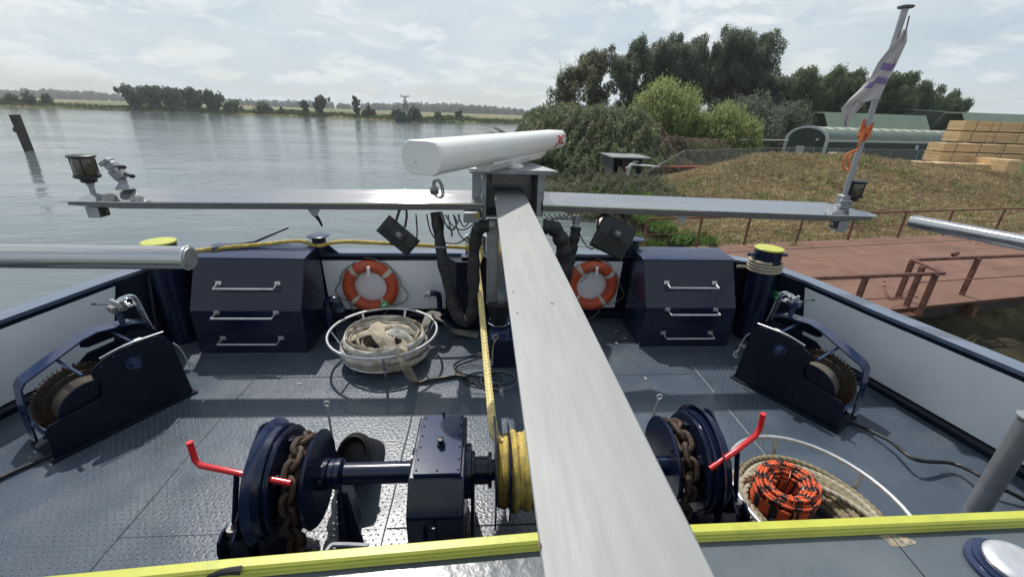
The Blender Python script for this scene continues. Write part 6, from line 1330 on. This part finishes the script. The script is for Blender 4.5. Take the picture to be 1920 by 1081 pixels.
def fire_hose():
    t = thing('fire_hose', 'beige canvas fire hose coiled in the wire basket', 'hose', BC + Z * .1); rs = np.random.default_rng(11)
    def ribbon(path, wd, th, ph=0.0, tw=0.0, crumple=.004):
        P = crom([V(p) for p in path], 8); n = len(P); rr = []
        for i in range(n):
            a = P[max(0, i - 1)]; b = P[min(n - 1, i + 1)]; T = (b - a).normalized(); u = Z - T * T.z; u = u.normalized() if u.length > .1 else X; w = T.cross(u); an = ph + tw * i / n + .12 * math.sin(i * .11 + ph * 7)
            U = u * math.cos(an) + w * math.sin(an); W_ = w * math.cos(an) - u * math.sin(an); q = 1 + .05 * math.sin(i * .31 + ph * 5); cr = crumple * math.sin(i * .55 + ph * 3)
            rr.append([P[i] + U * (wd * q * math.cos(x)) + W_ * (th * math.sin(x) + cr * math.cos(2 * x)) for x in np.linspace(0, 2 * PI, 13)[:-1]])
        m = MB(); m.rings(rr); return m
    for k in range(26):
        ring_ = k % 9; lay = k // 9; R = .455 - .028 * ring_ - .02 * lay; zc = .125 + .038 * lay + .012 * (8 - ring_) * (lay / 2); n = 16; a0 = rs.uniform(0, 6); ec = V((rs.normal() * .012, rs.normal() * .012, 0)); sq = rs.uniform(.92, 1.0)
        path = [BC + ec + V((math.cos(a0 + a) * R * (1 + .02 * math.sin(2 * a + k)), math.sin(a0 + a) * R * sq, zc + .012 * math.sin(2 * a + k * 1.3))) for a in np.linspace(0, 2 * PI * rs.uniform(.88, 1.0), n)]
        obj('hose_turn', ribbon(path, .034, .0085, ph=rs.uniform(-.45, .45), tw=rs.uniform(-.4, .4)), hosew if k % 3 == 0 else hosem, t, angle=70)
    folds = [([(-.36, -.04, .28), (-.18, .05, .33), (.0, .0, .35), (.10, -.12, .33), (.02, -.26, .29)], hosem, .055), ([(-.30, .16, .27), (-.1, .24, .35), (.10, .24, .38), (.26, .12, .35), (.38, .0, .29)], strapm, .05),
             ([(-.02, .16, .37), (-.06, .02, .41), (-.02, -.12, .41), (.06, -.20, .37), (.10, -.24, .30)], hosem, .078), ([(-.34, -.10, .27), (-.20, -.20, .29), (-.02, -.27, .30), (.18, -.26, .28), (.34, -.14, .26)], hosew, .045),
             ([(.38, .06, .27), (.24, .18, .34), (.04, .16, .38), (-.12, .20, .34), (-.30, .12, .28)], hosew, .045), ([(.08, .10, .39), (.18, .02, .39), (.30, .02, .34), (.36, .10, .27)], strapm, .05), ([(-.24, .05, .29), (-.12, .10, .36), (.06, .10, .39), (.2, .06, .37), (.34, -.06, .29)], hosem, .045),
             ([(.0, -.10, .36), (.12, -.06, .39), (.24, -.10, .35), (.34, -.2, .28)], hosew, .045)]
    for k, (p, mm, wd) in enumerate(folds): obj('hose_fold', ribbon([BC + V((q[0] * 1.06, q[1] * 1.06, q[2] - .045)) for q in p], wd, .010, ph=PI / 2 + .45 * math.sin(k * 2), tw=.9, crumple=.007), mm, t, angle=70)
    # grey straps over the rim
    s = thing('webbing_strap', 'grey webbing strap hung over the basket rim and trailing to the mast', 'strap', BC + V((.45, .2, 0)))
    P = [at(793, 622, .25), at(801, 598, .32), at(808, 584, .355), at(818, 587, .35), at(826, 598, .30), at(845, 617, .12), at(870, 624, .05), at(897, 628, .03)]; obj('strap', ribbon(P, .05, .004, ph=PI / 2 * .8, tw=.5, crumple=.004), strapm, s, angle=60)
    s = thing('webbing_strap', 'brown grey strap looped over the near rim and lying on the deck', 'strap', BC + V((.2, -.5, 0)))
    P = [at(760, 640, .32), at(756, 655, .355), at(750, 664, .345), at(757, 682, .30), at(768, 700, .15), at(780, 716, .02), at(800, 712, .02), at(832, 706, .02), at(858, 702, .02), at(874, 704, .02)]; obj('strap', ribbon(P, .045, .004, ph=PI / 2 * .5, tw=.3, crumple=.004), hosem, s, angle=60)
fire_hose()

# ------------------------------------------------------------------ rope basket at the right
RC = V((2.13, 1.86, 0))
basket(RC, .50, .45, .31, 'low round wire tray full of thick beige rope at the lower right', 6, name='rope_tray', ph=.35, ell=1.12, rt=.015)
def big_rope():
    t = thing('rope_coil', 'thick beige laid rope coiled in the wire tray', 'rope', RC + Z * .1); rs = np.random.default_rng(5)
    for k in range(20):
        lay = k // 7; R = .455 - .040 * (k % 7) - .012 * lay; z = .12 + .037 * lay; a0 = rs.uniform(0, 6); ec = V((rs.normal() * .008, rs.normal() * .008, 0))
        m = MB(); m.tube([RC + ec + V((math.cos(a + a0) * R * (1 + .012 * math.sin(3 * a + k)), math.sin(a + a0) * R * 1.10, z + .006 * math.sin(2 * a + k))) for a in np.linspace(0, 2 * PI, 341)[:-1]], .0215, 12, closed=True, strands=3, amp=.34, twist=48)
        obj('rope_turn', m, beige if k % 5 else beigew, t)
    m = MB(); m.tube([RC + V(p) for p in [(-.42, .05, .20), (-.36, .22, .24), (-.20, .26, .25), (.02, .22, .24), (.22, .08, .24), (.33, -.15, .23), (.36, -.34, .2)]], .0195, 12, smooth=30, strands=3, amp=.34, twist=48); obj('rope_turn', m, beigew, t)
    m = MB(); m.tube([RC + V(p) for p in [(-.44, -.04, .20), (-.38, .14, .25), (-.22, .17, .26), (-.06, .13, .22)]], .0195, 12, smooth=30, strands=3, amp=.34, twist=48); obj('rope_turn', m, beigew, t)
big_rope()
def orange_coil():
    c = at(1466, 925, .27); c.z = .2; rm = bpy.data.materials.new('orange_black_rope'); rm.use_nodes = True; nt = rm.node_tree; N = nt.nodes; L = nt.links; b = N['Principled BSDF']; b.inputs['Roughness'].default_value = .7
    tc = N.new('ShaderNodeAttribute'); tc.attribute_name = 'stripe'
    r = N.new('ShaderNodeValToRGB'); r.color_ramp.interpolation = 'CONSTANT'; r.color_ramp.elements[0].color = (.66, .10, .028, 1); r.color_ramp.elements[1].position = .5; r.color_ramp.elements[1].color = (.010, .010, .012, 1); L.new(tc.outputs['Fac'], r.inputs[0])
    n = N.new('ShaderNodeTexNoise'); n.inputs['Scale'].default_value = 60; hs = N.new('ShaderNodeHueSaturation'); L.new(r.outputs[0], hs.inputs['Color']); mr = N.new('ShaderNodeMapRange'); L.new(n.outputs[0], mr.inputs[0]); mr.inputs[3].default_value = .7; mr.inputs[4].default_value = 1.3; L.new(mr.outputs[0], hs.inputs['Value']); L.new(hs.outputs[0], b.inputs['Base Color'])
    t = thing('orange_rope_coil', 'tight upright coil of new orange and black rope lying on the beige rope', 'rope', c); seg = 10
    ax = V((-.10, -.20, 1)).normalized(); u = X - ax * ax.x; u.normalize(); w = ax.cross(u)
    for lay in range(6):
        R = .078 + .0185 * lay
        for k in range(9):
            pts = []; n_ = 60; zz = .018 * k + .009 * (lay % 2) + .014 * (5 - abs(lay - 3)) * (k > 7)
            for a in np.linspace(0, 2 * PI, n_ + 1)[:-1]: pts.append(c + ax * (zz + .006 * math.sin(3 * a + k)) + u * (R * 1.05 * math.cos(a)) + w * (R * .95 * math.sin(a)))
            if 0 < k < 8 and 0 < lay < 5: continue
            m = MB(); m.tube(crom(pts, 3, True), .0118, seg, closed=True, strands=3, amp=.38, twist=100)
            o = obj('rope_turn', m, rm, t); at_ = o.data.attributes.new('stripe', 'FLOAT', 'POINT')
            vals = []
            for i in range(n_ * 3):
                s = i / n_ / 3
                for q in range(seg): vals.append(1.0 if ((s * 10 + q / seg * .25 + k * .02 + lay * .09) % 1) > .56 else 0.0)
            at_.data.foreach_set('value', vals)
    for a in (.9, 2.6, 4.4):
        m = MB(); d = u * math.cos(a) + w * math.sin(a); m.tube([c + d * .064 - ax * .0, c + d * .064 + ax * .19, c + d * .13 + ax * .205, c + d * .19 + ax * .17, c + d * .192], .003, 5); obj('binding', m, mat('orange_binding', (.75, .25, .12), .5), t)
    m = MB(); d = (u * math.cos(-.15) + w * math.sin(-.15)); vs = []
    m.obox(c + d * .13 + ax * .183, d * .05, ax.cross(d) * .028, ax * .002); obj('wrapper_label', m, mat('crumpled_wrapper', (.62, .52, .52), .3, var=.4, vscale=60, bump=1, bscale=90), t)
orange_coil()

# ------------------------------------------------------------------ odds and ends
def bits():
    p = at(420, 1070, 1.07); m = MB(); m.tube([at(385, 1082, 1.03), at(415, 1072, 1.055), at(438, 1069, 1.06), at(452, 1068, 1.055)], .011, 8, smooth=4, rfun=lambda q: .8 + .5 * q); tag(obj('hose_end', m, rubber, origin=p), 'short black rubber hose end lying against the yellow coaming', 'hose')
    m = MB(); m.tube([at(600, 1060, .35), at(618, 1024, .35), at(640, 1020, .35), at(690, 1022, .35)], .012, 8, smooth=4); tag(obj('steel_loop', m, steel, origin=at(640, 1020, 0)), 'bent silver bar just behind the coaming below the chain wheel', 'bar')
    rs = np.random.default_rng(3)
    for k, (px, py) in enumerate([(1156, 621), (1172, 634), (1155, 643), (1210, 709), (560, 719), (383, 751)]):
        c = at(px, py, .006); a = rs.uniform(0, 3); d = V((math.cos(a), math.sin(a), 0)); m = MB(); m.tube([c - d * .022, c + V((0, 0, .006)), c + d * .02 + V((.004, .004, 0))], .006, 4, smooth=3, flat=(.003, .008))
        tag(obj('litter_scrap', m, hosew, origin=c), ['curled pale scrap nearest the right lifebuoy', 'small round scrap between the two curled ones', 'pale scrap by the foot of the right locker', 'lone pale crumb on the deck in front of the right locker', 'pale paint chip in front of the left locker', 'pale chip beside the fore end of the left winch'][k] + ' on deck', 'scrap', 'scraps on the deck')
bits()

# ------------------------------------------------------------------ river haze
def haze():
    m = bpy.data.materials.new('river_haze'); m.use_nodes = True; nt = m.node_tree; nt.nodes.remove(nt.nodes['Principled BSDF'])
    v = nt.nodes.new('ShaderNodeVolumePrincipled'); v.inputs['Density'].default_value = .00028; v.inputs['Color'].default_value = (.94, .97, 1.0, 1); v.inputs['Anisotropy'].default_value = .55
    nt.links.new(v.outputs[0], nt.nodes['Material Output'].inputs['Volume'])
    mb = MB(); mb.box(-1650, 1650, -320, 1160, -4.6, 24); o = obj('haze', mb, m, smooth=False); o['kind'] = 'stuff'
haze()
